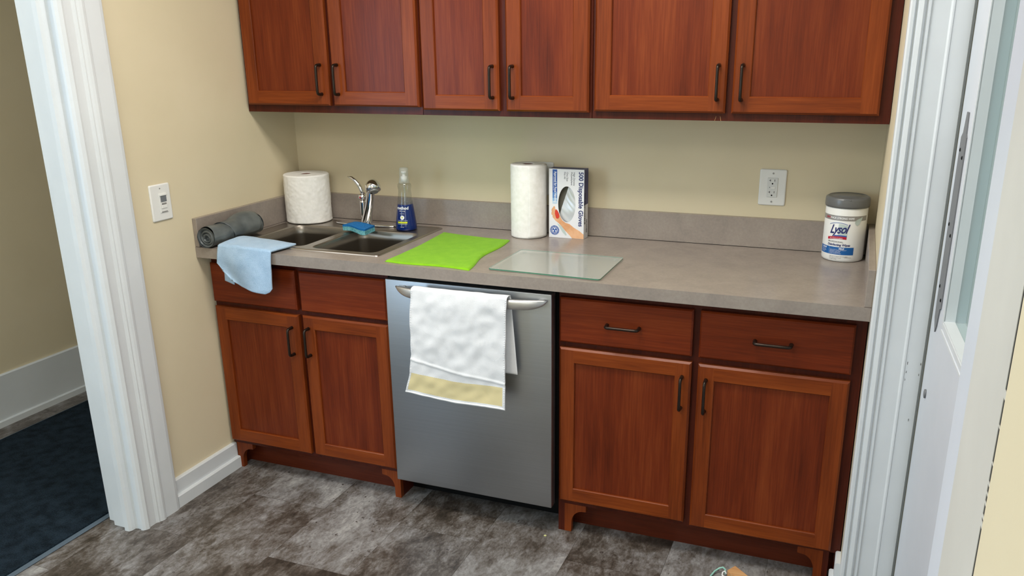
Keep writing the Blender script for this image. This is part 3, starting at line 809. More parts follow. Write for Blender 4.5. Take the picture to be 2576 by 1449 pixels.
disc(mb, .0082, .001, .052, M['whitep'], lambda u, v: frust(u, v, q0))
disc(mb, .0026, 0, .053, M['yellowp'], lambda u, v: frust(u, v, q0) + Vector((.0006, -.0006, .0)))
for i in range(8):
    u0, u1 = -.0190 + .040 * i / 8, -.0190 + .040 * (i + 1) / 8
    mb.face([frust(u0, .030, q0), frust(u1, .030, q0), frust(u1, .0365, q0), frust(u0, .0365, q0)], M['yellowp'])
    mb.face([frust(u0, .0405, q0), frust(u1, .0405, q0), frust(u1, .0413, q0), frust(u0, .0413, q0)], M['whitep'])
    mb.face([frust(u0, .0265, q0), frust(u1, .0265, q0), frust(u1, .0272, q0), frust(u0, .0272, q0)], M['whitep'])
mb.build('printing', body, recalc=False)
mb = MB(M['clear']); mb.lathe([(.0293, .1005), (.0272, .122), (.0250, .142), (.0240, .153), (.0250, .161), (.0265, .168), (.0258, .175), (.0215, .181)], (bx, by, .9182), n=40, cap0=False, cap1=False); mb.build('bottle', SB, label='empty clear upper part of the bottle')
mb = MB(M['frost']); mb.tube([(bx, by, 1.02), (bx, by, 1.10)], .0035, n=10); mb.build('dip_tube', SB)
mb = MB(M['frost']); mb.lathe([(.020, .181), (.0205, .183), (.0195, .196), (.0175, .200), (.0172, .228), (.016, .2385), (.004, .240)], (bx, by, .9182), n=32)
mb.build('pump_cap', SB, label='translucent overcap over the pump')
mb = MB(M['plastic']); mb.lathe([(.012, .186), (.012, .206), (.006, .208), (.006, .218), (.010, .219), (.010, .226)], (bx, by, .9182), n=20)
mb.build('pump', SB)

# ------------------------------------------------------------------ sponge
SG = thing('sponge', 'blue scouring sponge with aqua foam, lying on the divider between the sink bowls', 'sponge', (.435, -.25, .919))
corners = [(.374, -.268), (.498, -.310), (.492, -.228), (.384, -.203)]
def sgf(zoff, edge):
    def f(u, v):
        a = Vector(corners[0]).lerp(Vector(corners[1]), u); b = Vector(corners[3]).lerp(Vector(corners[2]), u); p = a.lerp(b, v)
        n_ = noise.noise(Vector((p.x * 30, p.y * 30, zoff * 50))) * .0012
        return (p.x + n_, p.y + n_ - .004 * math.sin(u * 6) * (v - .5), zoff + .003 * math.sin(u * 5) + n_)
    return f
def slab(mb, z0, z1, m):
    lo = sgf(z0, 0); hi = sgf(z1, 0); n = 14
    mb.grid(lambda u, v: hi(u, v), n, n, lambda u, v: m); mb.grid(lambda u, v: lo(u, v), n, n, lambda u, v: m)
    per = [(i / n, 0) for i in range(n)] + [(1, i / n) for i in range(n)] + [(1 - i / n, 1) for i in range(n)] + [(0, 1 - i / n) for i in range(n)]
    mb.loft([[lo(u, v) for u, v in per], [hi(u, v) for u, v in per]], m, smooth=False)
mb = MB(M['foam']); slab(mb, .9225, .9385, M['foam']); mb.build('foam', SG, weld=1e-5, label='aqua foam underside')
mb = MB(M['scour']); slab(mb, .9386, .9455, M['scour']); mb.build('scourer', SG, weld=1e-5, label='bright blue scouring pad top')

# ------------------------------------------------------------------ paper rolls
def roll(name, label, c, r, z0, z1, rin, seed, emboss, group):
    t_ = thing(name, label, 'paper towel', (c[0], c[1], z0), group=group)
    mb = MB(M['paper']); n = 120; h = z1 - z0
    def jit(a, hh):
        p = Vector((math.cos(a) * 9, math.sin(a) * 9, hh * 90 + seed)); q = Vector((math.cos(a) * 3, math.sin(a) * 3, hh * 14 + seed))
        d = (noise.noise(p) * .0013 + noise.noise(q) * .0016) * emboss
        return d
    prof_ = [(rin, h - .001), (rin + .004, h - .0005), (r * .6, h), (r - .005, h)]
    rings = []
    pr = [(r - .004, .0)] + [(r, .003 + (h - .006) * k / 60) for k in range(61)] + [(r - .004, h)]
    mb.lathe(pr, (c[0], c[1], z0), n=n, cap0=True, cap1=False, jitter=jit)
    mb.lathe([(r - .004, h)] + [(r - .004 - (r - .004 - rin) * k / 10, h + .0004 * (k % 2)) for k in range(1, 11)] + [(rin, h - .05)], (c[0], c[1], z0), n=n, cap0=False, cap1=False)
    mb.build('paper', t_, weld=1e-5)
    mb = MB(M['card']); mb.lathe([(rin, h - .002), (rin - .0015, h - .0015), (rin - .0025, h - .002), (rin - .0025, .01)], (c[0], c[1], z0), n=40, cap0=False, cap1=True); mb.build('core', t_, label='brown cardboard core')
    return t_
r1 = roll('paper_towel_roll', 'thick squat roll of plain white paper towels on the back left corner of the sink', (.1165, -.1165), .0915, .9195, 1.112, .021, 1.0, 1.0, None)
r2_ = roll('paper_towel_roll', 'tall quilted white paper towel roll standing beside the gloves box', (1.0775, -.0885), .0655, .9145, 1.1845, .021, 5.0, .45, None)
# loose tail sheet on the tall roll
mb = MB(M['paper'])
cx2, cy2, rr2 = 1.0775, -.0885, .0655
def tail(u, v):
    a = math.radians(-70 + 115 * u); rr = rr2 + .0022 + .0012 * u + noise.noise(Vector((u * 5, v * 9, 2))) * .001
    return (cx2 + rr * math.cos(a), cy2 + rr * math.sin(a), .9175 + .264 * v)
mb.grid(tail, 20, 30); mb.build('loose_sheet', r2_, solid=.0006)

# ------------------------------------------------------------------ gloves box
bx0, bx1, yf, yk, zb, zt = 1.1590, 1.2945, -.0875, -.0375, .9145, 1.1695
GB = thing('gloves_box', 'white and blue box of 500 disposable gloves beside the tall paper towel roll', 'box', ((bx0 + bx1) / 2, -.063, zb))
mb = MB(M['carton'])
wc = (1.2285, 1.0405); wr = (.0335, .0665)
oval = [(wc[0] + wr[0] * math.cos(2 * PI * k / 48), wc[1] + wr[1] * math.sin(2 * PI * k / 48)) for k in range(48)]
# front with the oval cut out: built in xz by remapping
tmp = MB(M['carton'])
k = mb.mi(M['carton'])
loops = [[Vector((bx0, zb, 0)), Vector((bx1, zb, 0)), Vector((bx1, zt, 0)), Vector((bx0, zt, 0))], [Vector((x, z_, 0)) for x, z_ in oval]]
flat = [v for l in loops for v in l]; vs = [mb.bm.verts.new((v.x, yf, v.y)) for v in flat]
for tri in geometry.tessellate_polygon(loops):
    f_ = mb.bm.faces.new([vs[i] for i in tri]); f_.material_index = k
mb.face([(bx0, yf, zb), (bx0, yk, zb), (bx0, yk, zt), (bx0, yf, zt)]); mb.face([(bx0, yk, zb), (bx1, yk, zb), (bx1, yk, zt), (bx0, yk, zt)])
mb.face([(bx1, yf, zb), (bx1, yk, zb), (bx1, yk, zt), (bx1, yf, zt)], M['navy']); mb.face([(bx0, yf, zt), (bx1, yf, zt), (bx1, yk, zt), (bx0, yk, zt)], M['navy'])
mb.face([(bx0, yf, zb), (bx1, yf, zb), (bx1, yk, zb), (bx0, yk, zb)])
mb.loft([[(x, yf, z_) for x, z_ in oval], [(x, yf + .0012, z_) for x, z_ in oval]])
tmp.bm.free()
box = mb.build('carton', GB)
# printing on the front (just above the board)
e = .0003
P = lambda x, z_, k_=1: Vector((x, yf - e * k_, z_))
mb = MB(M['navy'])
NS = 12
for i in range(NS):   # blue strip that fades to white at the foot: a printed fade
    za, zb_ = 1.167 - i * .0105, 1.167 - (i + 1) * .0105
    mm = M['blueprint'] if i < NS - 4 else (M['fade_a'] if i < NS - 2 else (M['bluelite'] if i < NS - 1 else M['fade_b']))
    mb.face([P(1.1730, zb_), P(1.1910, zb_), P(1.1910, za), P(1.1730, za)], mm)
def vtext(s, size, x, z_, m, bold=0.0, sx=1.0, k_=2, sp=1.0):   # reads from top to bottom
    mb.text(s, size, lambda u, v: P(x + v, z_ - u, k_), m, bold=bold, sx=sx, spacing=sp)
vtext('500 Disposable Gloves', .0240, 1.2748, 1.1615, M['navy'], bold=.00055, sx=.90)
vtext('High Density', .0092, 1.2535, 1.159, M['text_dark']); vtext('Polyethylene', .0092, 1.2440, 1.159, M['text_dark'])
vtext('One Size', .0092, 1.2270, 1.159, M['text_dark']); vtext('Fits All', .0092, 1.2175, 1.159, M['text_dark'])
vtext('Approved for Food Handling', .0128, 1.1800, 1.160, M['whitep'], sx=.76, bold=.0002)
vtext('complies with food handling rules', .0038, 1.1760, 1.142, M['whitep'])
# forearm, hand and strawberry picture
arm = [(1.2945, .9150), (1.2945, .9320), (1.2790, .9440), (1.2560, .9560), (1.2400, .9680), (1.2240, .9720), (1.2120, .9800), (1.2060, .9890), (1.2020, .9990), (1.1960, 1.0080), (1.1900, 1.0170), (1.1840, 1.0220), (1.1790, 1.0230),
       (1.1740, 1.0200), (1.1700, 1.0120), (1.1720, 1.0000), (1.1760, .9880), (1.1840, .9780), (1.1960, .9700), (1.2080, .9590), (1.2230, .9420), (1.2420, .9240), (1.2500, .9150)]
mb.face([P(x, z_) for x, z_ in arm], M['skin'])
for kk, (cx_, cz_, rx, rz, an) in enumerate(((1.1745, 1.020, .0042, .0085, .5), (1.1790, 1.0245, .0042, .0075, .1), (1.1730, 1.007, .0040, .0085, .2), (1.1775, .9955, .0040, .0080, .1))):
    mb.face([P(cx_ + rx * math.cos(a * PI / 8) * math.cos(an) + rz * math.sin(a * PI / 8) * math.sin(an), cz_ + rz * math.sin(a * PI / 8) * math.cos(an) - rx * math.cos(a * PI / 8) * math.sin(an), 2.5 + .4 * kk) for a in range(16)], M['skin'])
mb.face([P(x, z_, 4.6) for x, z_ in ((1.1830, 1.0150), (1.1875, 1.0210), (1.1935, 1.0150), (1.1990, 1.0050), (1.2000, .9940), (1.1950, .9860), (1.1880, .9870), (1.1850, .9960), (1.1825, 1.0050))], M['red'])
mb.face([P(x, z_, 1) for x, z_ in ((1.2080, .9600), (1.2230, .9400), (1.2290, .9260), (1.2250, .9240), (1.2130, .9350), (1.2010, .9530), (1.1900, .9690))], M['droplet'])
# round badge with a recycling mark
def ring(r0, r1_, m, k_):
    n = 40
    for i in range(n):
        a, b = 2 * PI * i / n, 2 * PI * (i + 1) / n
        mb.face([P(bc[0] + r0 * math.cos(a), bc[1] + r0 * math.sin(a), k_), P(bc[0] + r1_ * math.cos(a), bc[1] + r1_ * math.sin(a), k_), P(bc[0] + r1_ * math.cos(b), bc[1] + r1_ * math.sin(b), k_), P(bc[0] + r0 * math.cos(b), bc[1] + r0 * math.sin(b), k_)], m)
bc = (1.1815, .9420)
ring(.0115, .0178, M['blueprint'], 2); ring(.0, .0095, M['blueprint'], 2)
for q in range(3):
    a0 = PI / 2 + q * 2 * PI / 3
    seg = [(bc[0] + r_ * math.cos(a0 + da), bc[1] + r_ * math.sin(a0 + da)) for r_, da in ((.0035, -.5), (.0075, -.55), (.0085, .1), (.0070, .55), (.0030, .4))]
    mb.face([P(x, z_, 3) for x, z_ in seg], M['whitep'])
for i, ch in enumerate('RECYCLED PAPER PACKAGING '):
    a = PI / 2 - i * 2 * PI / 25
    mb.text(ch, .0048, lambda u, v, a=a: P(bc[0] + (.0130 + v) * math.cos(a - u / .014), bc[1] + (.0130 + v) * math.sin(a - u / .014), 3), M['whitep'])
mb.build('printing', box, recalc=False)
# right side print: reads downwards on the end panel
mb = MB(M['navy'])
Q = lambda y, z_, k_=1: Vector((bx1 + e * k_, y, z_))
mb.face([Q(yf, zb), Q(yk, zb), Q(yk, 1.04), Q(yf, 1.04)], M['carton'])
mb.text('500 DISPOSABLE', .014, lambda u, v: Q(yf + .006 + v * .9, 1.085 - u, 2), M['black'], bold=.0005, sx=1.15)
mb.text('GLOVES', .014, lambda u, v: Q(yf + .028 + v * .9, .985 - u, 2), M['black'], bold=.0005, sx=1.0)
mb.build('side_printing', box, recalc=False)
mb = MB(M['boxdark']); mb.box(bx0 + .003, bx1 - .003, -.070, -.0695, zb + .003, zt - .003); mb.build('box_lining', GB)
mb = MB(M['film'])
def gl(u, v):
    xl_ = wc[0] - .036 + .040 * v ** 1.3; x = xl_ + (wc[0] + .040 - xl_) * u; z_ = wc[1] - .070 + .135 * v
    n_ = noise.noise(Vector((u * 1.6 + v * 3.0, v * 1.2 - u * .6, 3.3))) + .55 * noise.noise(Vector((u * 3 + v * 7.5, v * 2.0, 8)))
    return (x, -.0790 + n_ * .0055 + .003 * (1 - u), z_)
mb.grid(gl, 34, 50); mb.build('gloves', GB, label='folded translucent gloves seen through the oval window')

# ------------------------------------------------------------------ wipes canister
wx, wy = 2.1935, -.0870
WP = thing('wipes_canister', 'white canister of disinfecting wipes with a grey lid in the right back corner', 'wipes canister', (wx, wy, .9145))
mb = MB(M['plastic']); mb.lathe([(.060, 0), (.0635, .0025), (.0650, .008), (.0655, .02), (.0655, .172), (.0635, .176)], (wx, wy, .9145), n=72); can = mb.build('canister', WP)
wbase = math.atan2(CAM.y - wy, CAM.x - wx)
def cylp(u, v, k_=1, r_=.0655):
    a = wbase + u / r_
    return Vector((wx + (r_ + .0003 * k_) * math.cos(a), wy + (r_ + .0003 * k_) * math.sin(a), .9145 + v))
mb = MB(M['whitep'])
def band(u0, u1, v0, v1, m, k_=1, n=24):
    for i in range(n):
        a, b = u0 + (u1 - u0) * i / n, u0 + (u1 - u0) * (i + 1) / n
        vv = v1 if callable(v1) else (lambda x: v1); v0_ = v0 if callable(v0) else (lambda x: v0)
        mb.face([cylp(a, v0_(a), k_), cylp(b, v0_(b), k_), cylp(b, vv(b), k_), cylp(a, vv(a), k_)], m)
band(-.095, .078, .136, .152, M['silver'])
mb.text('NEW', .0085, lambda u, v: cylp(u - .071, v + .141, 2), M['redlabel'], bold=.0002, shear=.2)
mb.text('THICK STRONG WIPE', .0085, lambda u, v: cylp(u - .053, v + .1410, 2), M['whitep'], bold=.0002, shear=.2, sx=.95)
drop = [(.032, .125), (.038, .121), (.045, .125), (.049, .133), (.054, .140), (.056, .149), (.046, .145), (.038, .143), (.032, .138), (.029, .131)]
mb.face([cylp(u, v, 3) for u, v in drop], M['droplet'])
q1 = -.0195
arc0 = lambda u: .1290 - (u - q1) ** 2 * 7.5
# logo: script word under an arc, over a red ribbon
mb.text('Lysol', .040, lambda u, v: cylp(u + q1, v + .0950 + u * .06, 3), M['navy'], bold=.0009, shear=.42, align='CENTER', sx=.74, spacing=.92)
band(q1 + .0, q1 + .029, lambda u: .088, lambda u: arc0(u) - .003, M['droplet'], 1)
arc = lambda u: .1300 - (u - q1) ** 2 * 7.5
band(q1 - .031, q1 + .028, lambda u: arc(u) - .0016, arc, M['blueprint'], 2)
rib = lambda u: .0810 + .004 * math.sin((u - q1 + .03) * 40)
band(q1 - .034, q1 + .028, lambda u: rib(u) - .0085, rib, M['redlabel'], 2)
band(q1 - .012, q1 + .028, lambda u: rib(u) + .0002, lambda u: rib(u) + .0042, M['blueprint'], 2)
mb.text('KILLS 99.9% OF GERMS', .0042, lambda u, v: cylp(u + q1 - .026, v + .0755 + .002 * math.sin((u - 0) * 40), 3), M['whitep'])
mb.text('PROFESSIONAL', .0075, lambda u, v: cylp(u + q1 - .032, v + .0640, 2), M['text_dark'])
mb.text('Disinfecting Wipes', .0105, lambda u, v: cylp(u + q1 - .0325, v + .0535, 2), M['navy'], bold=.0003, shear=.12, sx=.92)
band(-.090, .0350, .0245, .0495, M['bluelabel'], 1, 30)
band(-.0445, -.0437, .0245, .0495, M['bluelite'], 2, 2)
mb.text('KILLS', .0068, lambda u, v: cylp(u - .012, v + .0425, 2), M['whitep'], bold=.0003, shear=.15)
for i, s_ in enumerate(('Cold and Flu Viruses* and Bacteria**', 'Salmonella, E. coli, Staph', 'Rhinovirus, Influenza A', 'on hard surfaces in 4 min')):
    mb.text(s_, .0036, lambda u, v, i=i: cylp(u - .041, v + .0388 - i * .0038, 2), M['whitep'])
mb.text('CLEANS', .0060, lambda u, v: cylp(u - .077, v + .0425, 2), M['whitep'], bold=.0002)
for i, s_ in enumerate(('Kitchen, bath', 'sinks, counters', 'and doors')):
    mb.text(s_, .0038, lambda u, v, i=i: cylp(u - .079, v + .0375 - i * .0042, 2), M['whitep'])
for i, s_ in enumerate(('KEEP OUT OF REACH OF CHILDREN', 'CAUTION: see back panel', '110 WET WIPES')):
    mb.text(s_, .0036, lambda u, v, i=i: cylp(u - .041, v + .0175 - i * .0045, 2), M['text_dark'])
mb.text('Lemon Scent', .0040, lambda u, v: cylp(u + .008, v + .0150, 2), M['text_dark'])
mb.build('label_print', can, recalc=False)
mb = MB(M['wipecap']); mb.lathe([(.0655, .176), (.0682, .177), (.0690, .182), (.0688, .200), (.0670, .206), (.0600, .2100), (.0590, .2085), (.0450, .2080), (.0440, .2095), (.0100, .2105)], (wx, wy, .9145), n=64)
lid = mb.build('lid', WP, label='grey plastic lid')
mb = MB(M['wipecap']); mb.box(wx - .012, wx + .012, wy - .0685, wy - .058, 1.1145, 1.1195, bev=.0015, seg=2); mb.build('lid_tab', lid)

# ------------------------------------------------------------------ green cloth and glass board
mb = MB(M['green'])
gc = [(.770, -.632), (1.083, -.646), (1.049, -.197), (.7485, -.146)]
def gfn(top):
    def f(u, v):
        a = Vector(gc[0]).lerp(Vector(gc[1]), u); b = Vector(gc[3]).lerp(Vector(gc[2]), u); p = a.lerp(b, v)
        # soft edges: the right edge bows in, the far edge dips
        p.x += .012 * math.sin(v * PI) * (u - .5) * -1.6 + .006 * math.sin(v * 9 + 1) * u
        p.y += -.012 * math.sin(u * PI) * v - .006 * math.sin(u * 7) * (1 - v)
        ed = min(u, 1 - u, v, 1 - v); rnd = min(1.0, ed / .03)
        hgt = .0012 + .0050 * math.sqrt(max(0, 1 - (1 - rnd) ** 2)) + .0016 * noise.noise(Vector((p.x * 9, p.y * 9, 0))) * rnd
        return (p.x, p.y, ZC + (hgt if top else .0004))
    return f
mb.grid(gfn(True), 60, 60); lo = gfn(False); hi_ = gfn(True); n = 60
per = [(i / n, 0) for i in range(n)] + [(1, i / n) for i in range(n)] + [(1 - i / n, 1) for i in range(n)] + [(0, 1 - i / n) for i in range(n)]
mb.loft([[lo(u, v) for u, v in per], [hi_(u, v) for u, v in per]])
g_ = mb.build('cleaning_cloth', None, weld=1e-5); setp(g_, 'bright lime green folded cloth lying on the counter right of the sink', 'cloth')

GLB = thing('cutting_board', 'thin frosted glass cutting board lying on the counter in front of the paper towels', 'cutting board', (1.33, -.488, ZC))
def rquad(c4, r_, n=6):
    pts = []; V = [Vector(c_) for c_ in c4]
    for i in range(4):
        p, a, b = V[i], V[i - 1], V[(i + 1) % 4]; d1 = (a - p).normalized(); d2 = (b - p).normalized()
        for k in range(n + 1):
            s_ = k / n; q = (p + d1 * r_) * (1 - s_) ** 2 + p * 2 * s_ * (1 - s_) + (p + d2 * r_) * s_ ** 2
            pts.append((q.x, q.y))
    return pts
gb = rquad([(1.143, -.625), (1.519, -.641), (1.515, -.343), (1.146, -.338)], .012)
mb = MB(M['board']); mb.face([(x, y, ZC + .0075) for x, y in gb]); gpl = mb.build('glass_sheet', GLB)
mb = MB(M['boardedge']); mb.loft([[(x, y, ZC + .0035) for x, y in gb], [(x, y, ZC + .0075) for x, y in gb]]); mb.build('glass_edge', GLB, label='green polished edge')
for x, y in ((1.165, -.60), (1.495, -.617), (1.493, -.365), (1.168, -.36)):
    mb = MB(M['frost']); mb.lathe([(.007, 0), (.007, .0034)], (x, y, ZC + .0002), n=16); mb.build('rubber_foot', GLB)

# ------------------------------------------------------------------ blue cloth over the front edge
mb = MB(M['bluecloth'])
def bf(u, v):
    # v: 0 at the back edge on the counter, .45 at the front arris, 1 at the hanging hem
    if v < .45:
        s_ = v / .45
        xl = .108 + .004 * s_; xr = .352 - .012 * s_ ** 2
        yb_ = -.510 - .030 * u - .02 * math.sin(u * PI) * 0; ye = -.6615 - .004 * u
        x = xl + (xr - xl) * u; y = yb_ + (ye - yb_) * s_
        rise = .006 + .010 * math.sin(s_ * PI) * (1 - u) + .004 * noise.noise(Vector((x * 22, y * 22, 1)))
        ed = min(s_ * 4, 1) * min(1, u * 12, (1 - u) * 12)
        return (x, y, ZC + .0075 + rise * (0.4 + .6 * ed) + .006 * (1 - u))
    s_ = (v - .45) / .55
    xl = pw([(0, .112), (.45, .106), (.6, .104), (.8, .125), (1, .150)], s_); xr = pw([(0, .340), (.5, .338), (.93, .333), (1, .322)], s_)
    hem = pw([(0, .822), (.08, .802), (.3, .786), (.6, .776), (.9, .770), (1, .778)], u)
    x = xl + (xr - xl) * u
    z_ = ZC + .0115 - s_ * (ZC + .0115 - hem)
    fold = .007 * math.sin(u * 7.5 + 1.2 - s_ * 1.5) * s_ + .004 * noise.noise(Vector((x * 18, z_ * 14, 5)))
    y = -.6655 - .004 * u - .010 * math.sin(min(1, s_ * 2.2) * PI / 2) + fold * 1.0
    return (x, y, z_ + (.004 * (1 - u)) * (1 - s_))
mb.grid(bf, 60, 90)
bc_ = mb.build('cleaning_cloth', None, solid=.006); setp(bc_, 'light blue fluffy cloth draped over the front edge of the counter by the sink', 'cloth')
bc_.modifiers[0].offset = 1 if False else 0
# tucked corner behind the hem
mb = MB(M['bluecloth'])
mb.grid(lambda u, v: (.122 + .04 * u, -.662 - .002 * v, .835 - .035 * v - .012 * u), 8, 8); cr = mb.build('folded_corner', None, solid=.004)
cr.parent = bc_; cr.location = cr.location - bc_.location

# ------------------------------------------------------------------ bin bag roll
BR = thing('bin_bag_roll', 'roll of dark grey plastic bin bags lying in the front left corner of the counter', 'bag roll', (.062, -.55, ZC))
mb = MB(M['bag'])
a0_, a1_ = Vector((.0595, -.664, ZC + .0395)), Vector((.070, -.400, ZC + .0445))
def broll(u, v):
    ce = a0_.lerp(a1_, v); a = 2 * PI * u
    r_ = .0372 + .0035 * noise.noise(Vector((math.cos(a) * 1.3, math.sin(a) * 1.3, v * 6))) + .0015 * noise.noise(Vector((math.cos(a) * 4, math.sin(a) * 4, v * 18)))
    return (ce.x + r_ * math.cos(a), ce.y + .012 * math.sin(a + .5) * (.5 - v), ce.z + r_ * math.sin(a))
mb.grid(broll, 48, 40)
# wound end: stepped spiral
ce = a0_ + Vector((0, .002, 0))
rings = []
for i, (r_, dy) in enumerate(((.0365, -.002), (.032, .001), (.029, .008), (.0285, .012), (.026, .003), (.022, .002), (.020, .012), (.017, .014), (.0155, .004), (.012, .005), (.010, .018), (.004, .022))):
    rings.append([(ce.x + (r_ + .0016 * math.sin(3 * a * 2 * PI / 36 + i)) * math.cos(a * 2 * PI / 36) - .002 * i * .3, ce.y + dy, ce.z - .0006 * i + r_ * .96 * math.sin(a * 2 * PI / 36)) for a in range(36)])
mb.loft(rings, cap1=True)
rings = [[(a1_.x + r_ * math.cos(a * 2 * PI / 30), a1_.y + dy, a1_.z + r_ * math.sin(a * 2 * PI / 30)) for a in range(30)] for r_, dy in ((.037, 0), (.030, .004), (.010, -.004))]
mb.loft(rings, cap1=True)
mb.build('wound_bags', BR)
mb = MB(M['bag'])
def flap(u, v):
    ce = a0_.lerp(a1_, .30 + .72 * u); a = math.radians(150 - 185 * v)
    r_ = .0395 + .002 * noise.noise(Vector((u * 4, v * 5, 9)))
    lift = .017 * max(0, math.sin((u - .30) * PI * 1.3)) * math.exp(-((v - .22) / .20) ** 2)
    ce = ce + Vector((0, .05 * (v - .4) * (1 - u) - .03 * v * u, 0))
    return (ce.x + (r_ + lift) * math.cos(a), ce.y, max(ZC + .002, ce.z + (r_ + lift) * math.sin(a)))
mb.grid(flap, 30, 30); mb.build('loose_bag_end', BR, solid=.0008, label='loose end of the outermost bag')

# ------------------------------------------------------------------ dishwasher
DX0, DX1 = .772, 1.3645; DY = -.6418
DW = thing('dishwasher', 'stainless steel dishwasher with a curved bar handle between the two base cabinets', 'dishwasher', ((DX0 + DX1) / 2, -.33, 0))
mb = MB(M['black']); mb.box(.760, 1.370, -.585, -.03, .10, .868); mb.box(.757, 1.371, -.50, -.10, .002, .10); mb.box(DX0 + .004, DX1 - .004, DY + .040, -.585, .108, .856); mb.build('tub_housing', DW)
mb = MB(M['steel']); mb.box(DX0, DX1, DY, DY + .040, .106, .8585, bev=.003, seg=3); mb.build('door_panel', DW)
mb = MB(M['handle_steel'])
hx0, hx1 = .820, 1.354; rings = []; N = 60
for i in range(N + 1):
    s_ = i / N; x = hx0 + (hx1 - hx0) * s_; bow = math.sin(PI * min(1, max(0, s_)))
    yc = DY - .012 - .040 * (1 - abs(2 * s_ - 1) ** 3)
    e_ = min(1, min(s_, 1 - s_) / .13); tp = max(math.sqrt(1 - (1 - e_) ** 2), .12)
    hh = .0165 * tp; dd = .0105 * max(tp, .45); zc_ = .8280 + .0135 * (1 - tp)
    rings.append([(x, yc + dd * math.copysign(abs(math.cos(a)) ** .7, math.cos(a)), zc_ + hh * math.copysign(abs(math.sin(a)) ** .7, math.sin(a))) for a in [2 * PI * k / 24 for k in range(24)]])
mb.loft(rings, cap0=True, cap1=True)
for xx in (hx0 + .020, hx1 - .020):
    mb.box(xx - .010, xx + .010, DY - .018, DY + .001, .826, .842, bev=.003, seg=2)
mb.build('handle', DW, label='brushed bow-shaped bar handle')

# dish towel over the handle
TWY = -.7085
DT = thing('dish_towel', 'white cotton dish towel with a pale yellow band hanging over the dishwasher handle', 'towel', (1.07, -.70, .485))
def tface(u, v):
    """v 0 top of handle .. 1 front hem; negative = back flap handled apart"""
    xl = pw([(0, .906), (.2, .902), (.6, .901), (.8, .893), (1, .873)], v); xr = pw([(0, 1.2415), (.5, 1.236), (1, 1.2345)], v)
    x = xl + (xr - xl) * u
    hem = pw([(0, .494), (.25, .485), (.5, .476), (.62, .477), (.8, .480), (1, .480)], u)
    z_ = .8500 - .0 * u - v * (.8500 - hem)
    ripple = .006 * math.sin(u * 5 + v * 2.2) * v + .0045 * noise.noise(Vector((u * 4, v * 5, 2))) + .003 * noise.noise(Vector((u * 9 + v * 7, v * 8 - u * 5, 7)))
    crease = .0028 * math.exp(-((v - (.66 + .10 * u)) / .012) ** 2)
    y = TWY - .004 * math.sin(u * PI) - ripple - crease - .008 * (1 - math.exp(-v * 8))
    return (x, y, z_)
mb = MB(M['towel'])
def tm(u, v):
    b0 = .790; 
    if b0 < v < .968: return M['towelband'] if .018 < u < .975 else M['towel']
    return M['towel']
mb.grid(tface, 110, 150, tm)
def tover(u, v):   # over the bar, front to back
    a = PI * v; p = tface(u, 0)
    return (p[0], p[1] + .0165 * (1 - math.cos(a)), p[2] + .0065 * math.sin(a))
mb.grid(tover, 110, 10)
def tback(u, v):
    p = tover(u, 1); hem = .588 + .004 * math.sin(u * 3)
    return (p[0] + .018 * u * v + .0 , p[1] + .006 * v - .002 * math.sin(u * 8) * v, p[2] - v * (p[2] - hem))
mb.grid(tback, 60, 50)
tw = mb.build('towel_cloth', DT, weld=1e-4, solid=.0022)
# stitched selvedges: a run of small overlock stitches down both sides of the front
for side in (0.010, .990):
    mb = MB(M['towel'])
    for k in range(62):
        v = .012 + k * .0158; p = Vector(tface(side, v)); q = Vector(tface(side, min(1, v + .007)))
        mb.tube([p + Vector((-.0024, -.0010, .0)), p + Vector((0, -.0018, 0)), p + Vector((.0026, -.0010, .0))], .0010, n=6)
    mb.build('stitched_edge', tw)
mb = MB(M['towel'])
mb.tube([Vector(tface(u / 40, .988)) + Vector((0, -.001, 0)) for u in range(41)], .0034, n=8, flat=.6); mb.build('hem', tw)

# ------------------------------------------------------------------ switch and outlets
def plate_prism(mb, a0, a1, z0, z1, put, t_=.005, m=None, r=.005):
    ring = lambda ins, d: [put(p, q, d) for p, q in rrect(a0 + ins, a1 - ins, z0 + ins, z1 - ins, max(r - ins * .3, .002), 4)]
    mb.loft([ring(0, .0005), ring(0, t_ * .5), ring(.0015, t_ * .85), ring(.004, t_)], m, cap1=True, smooth=True)
SW = thing('light_switch', 'white wall switch with a small dark sensor window on the left wall', 'light switch', (0, -.795, 1.036))
px_ = lambda a, q, d: (d, a, q)
mb = MB(M['plastic']); plate_prism(mb, -.840, -.749, 1.037, 1.161, px_, .006); mb.build('cover_plate', SW)
mb = MB(M['plastic']); mb.box(.006, .0085, -.8055, -.7695, 1.064, 1.130, bev=.001); mb.box(.0085, .012, -.803, -.772, 1.1215, 1.1275, bev=.001)
mb.box(.0085, .0110, -.800, -.775, 1.078, 1.090, bev=.0015); mb.build('switch_body', SW)
mb = MB(mat('smoked_sensor_window', lin(112, 116, 120), 0.2)); mb.box(.0085, .0100, -.800, -.7735, 1.1005, 1.1205, bev=.0008); mb.build('sensor_window', SW, label='dark grey sensor window')
for a in ((-.797, -.776, 1.091, 1.0965), (-.801, -.775, 1.0655, 1.0685)):
    mb = MB(M['silver']); mb.box(.0085, .0092, *a); mb.build('slider_slot', SW)
mb = MB(M['silver']); mb.lathe([(.0028, 0), (.0022, .001)], (.006, -.795, 1.1465), axis='x', n=12); mb.build('screw', SW)

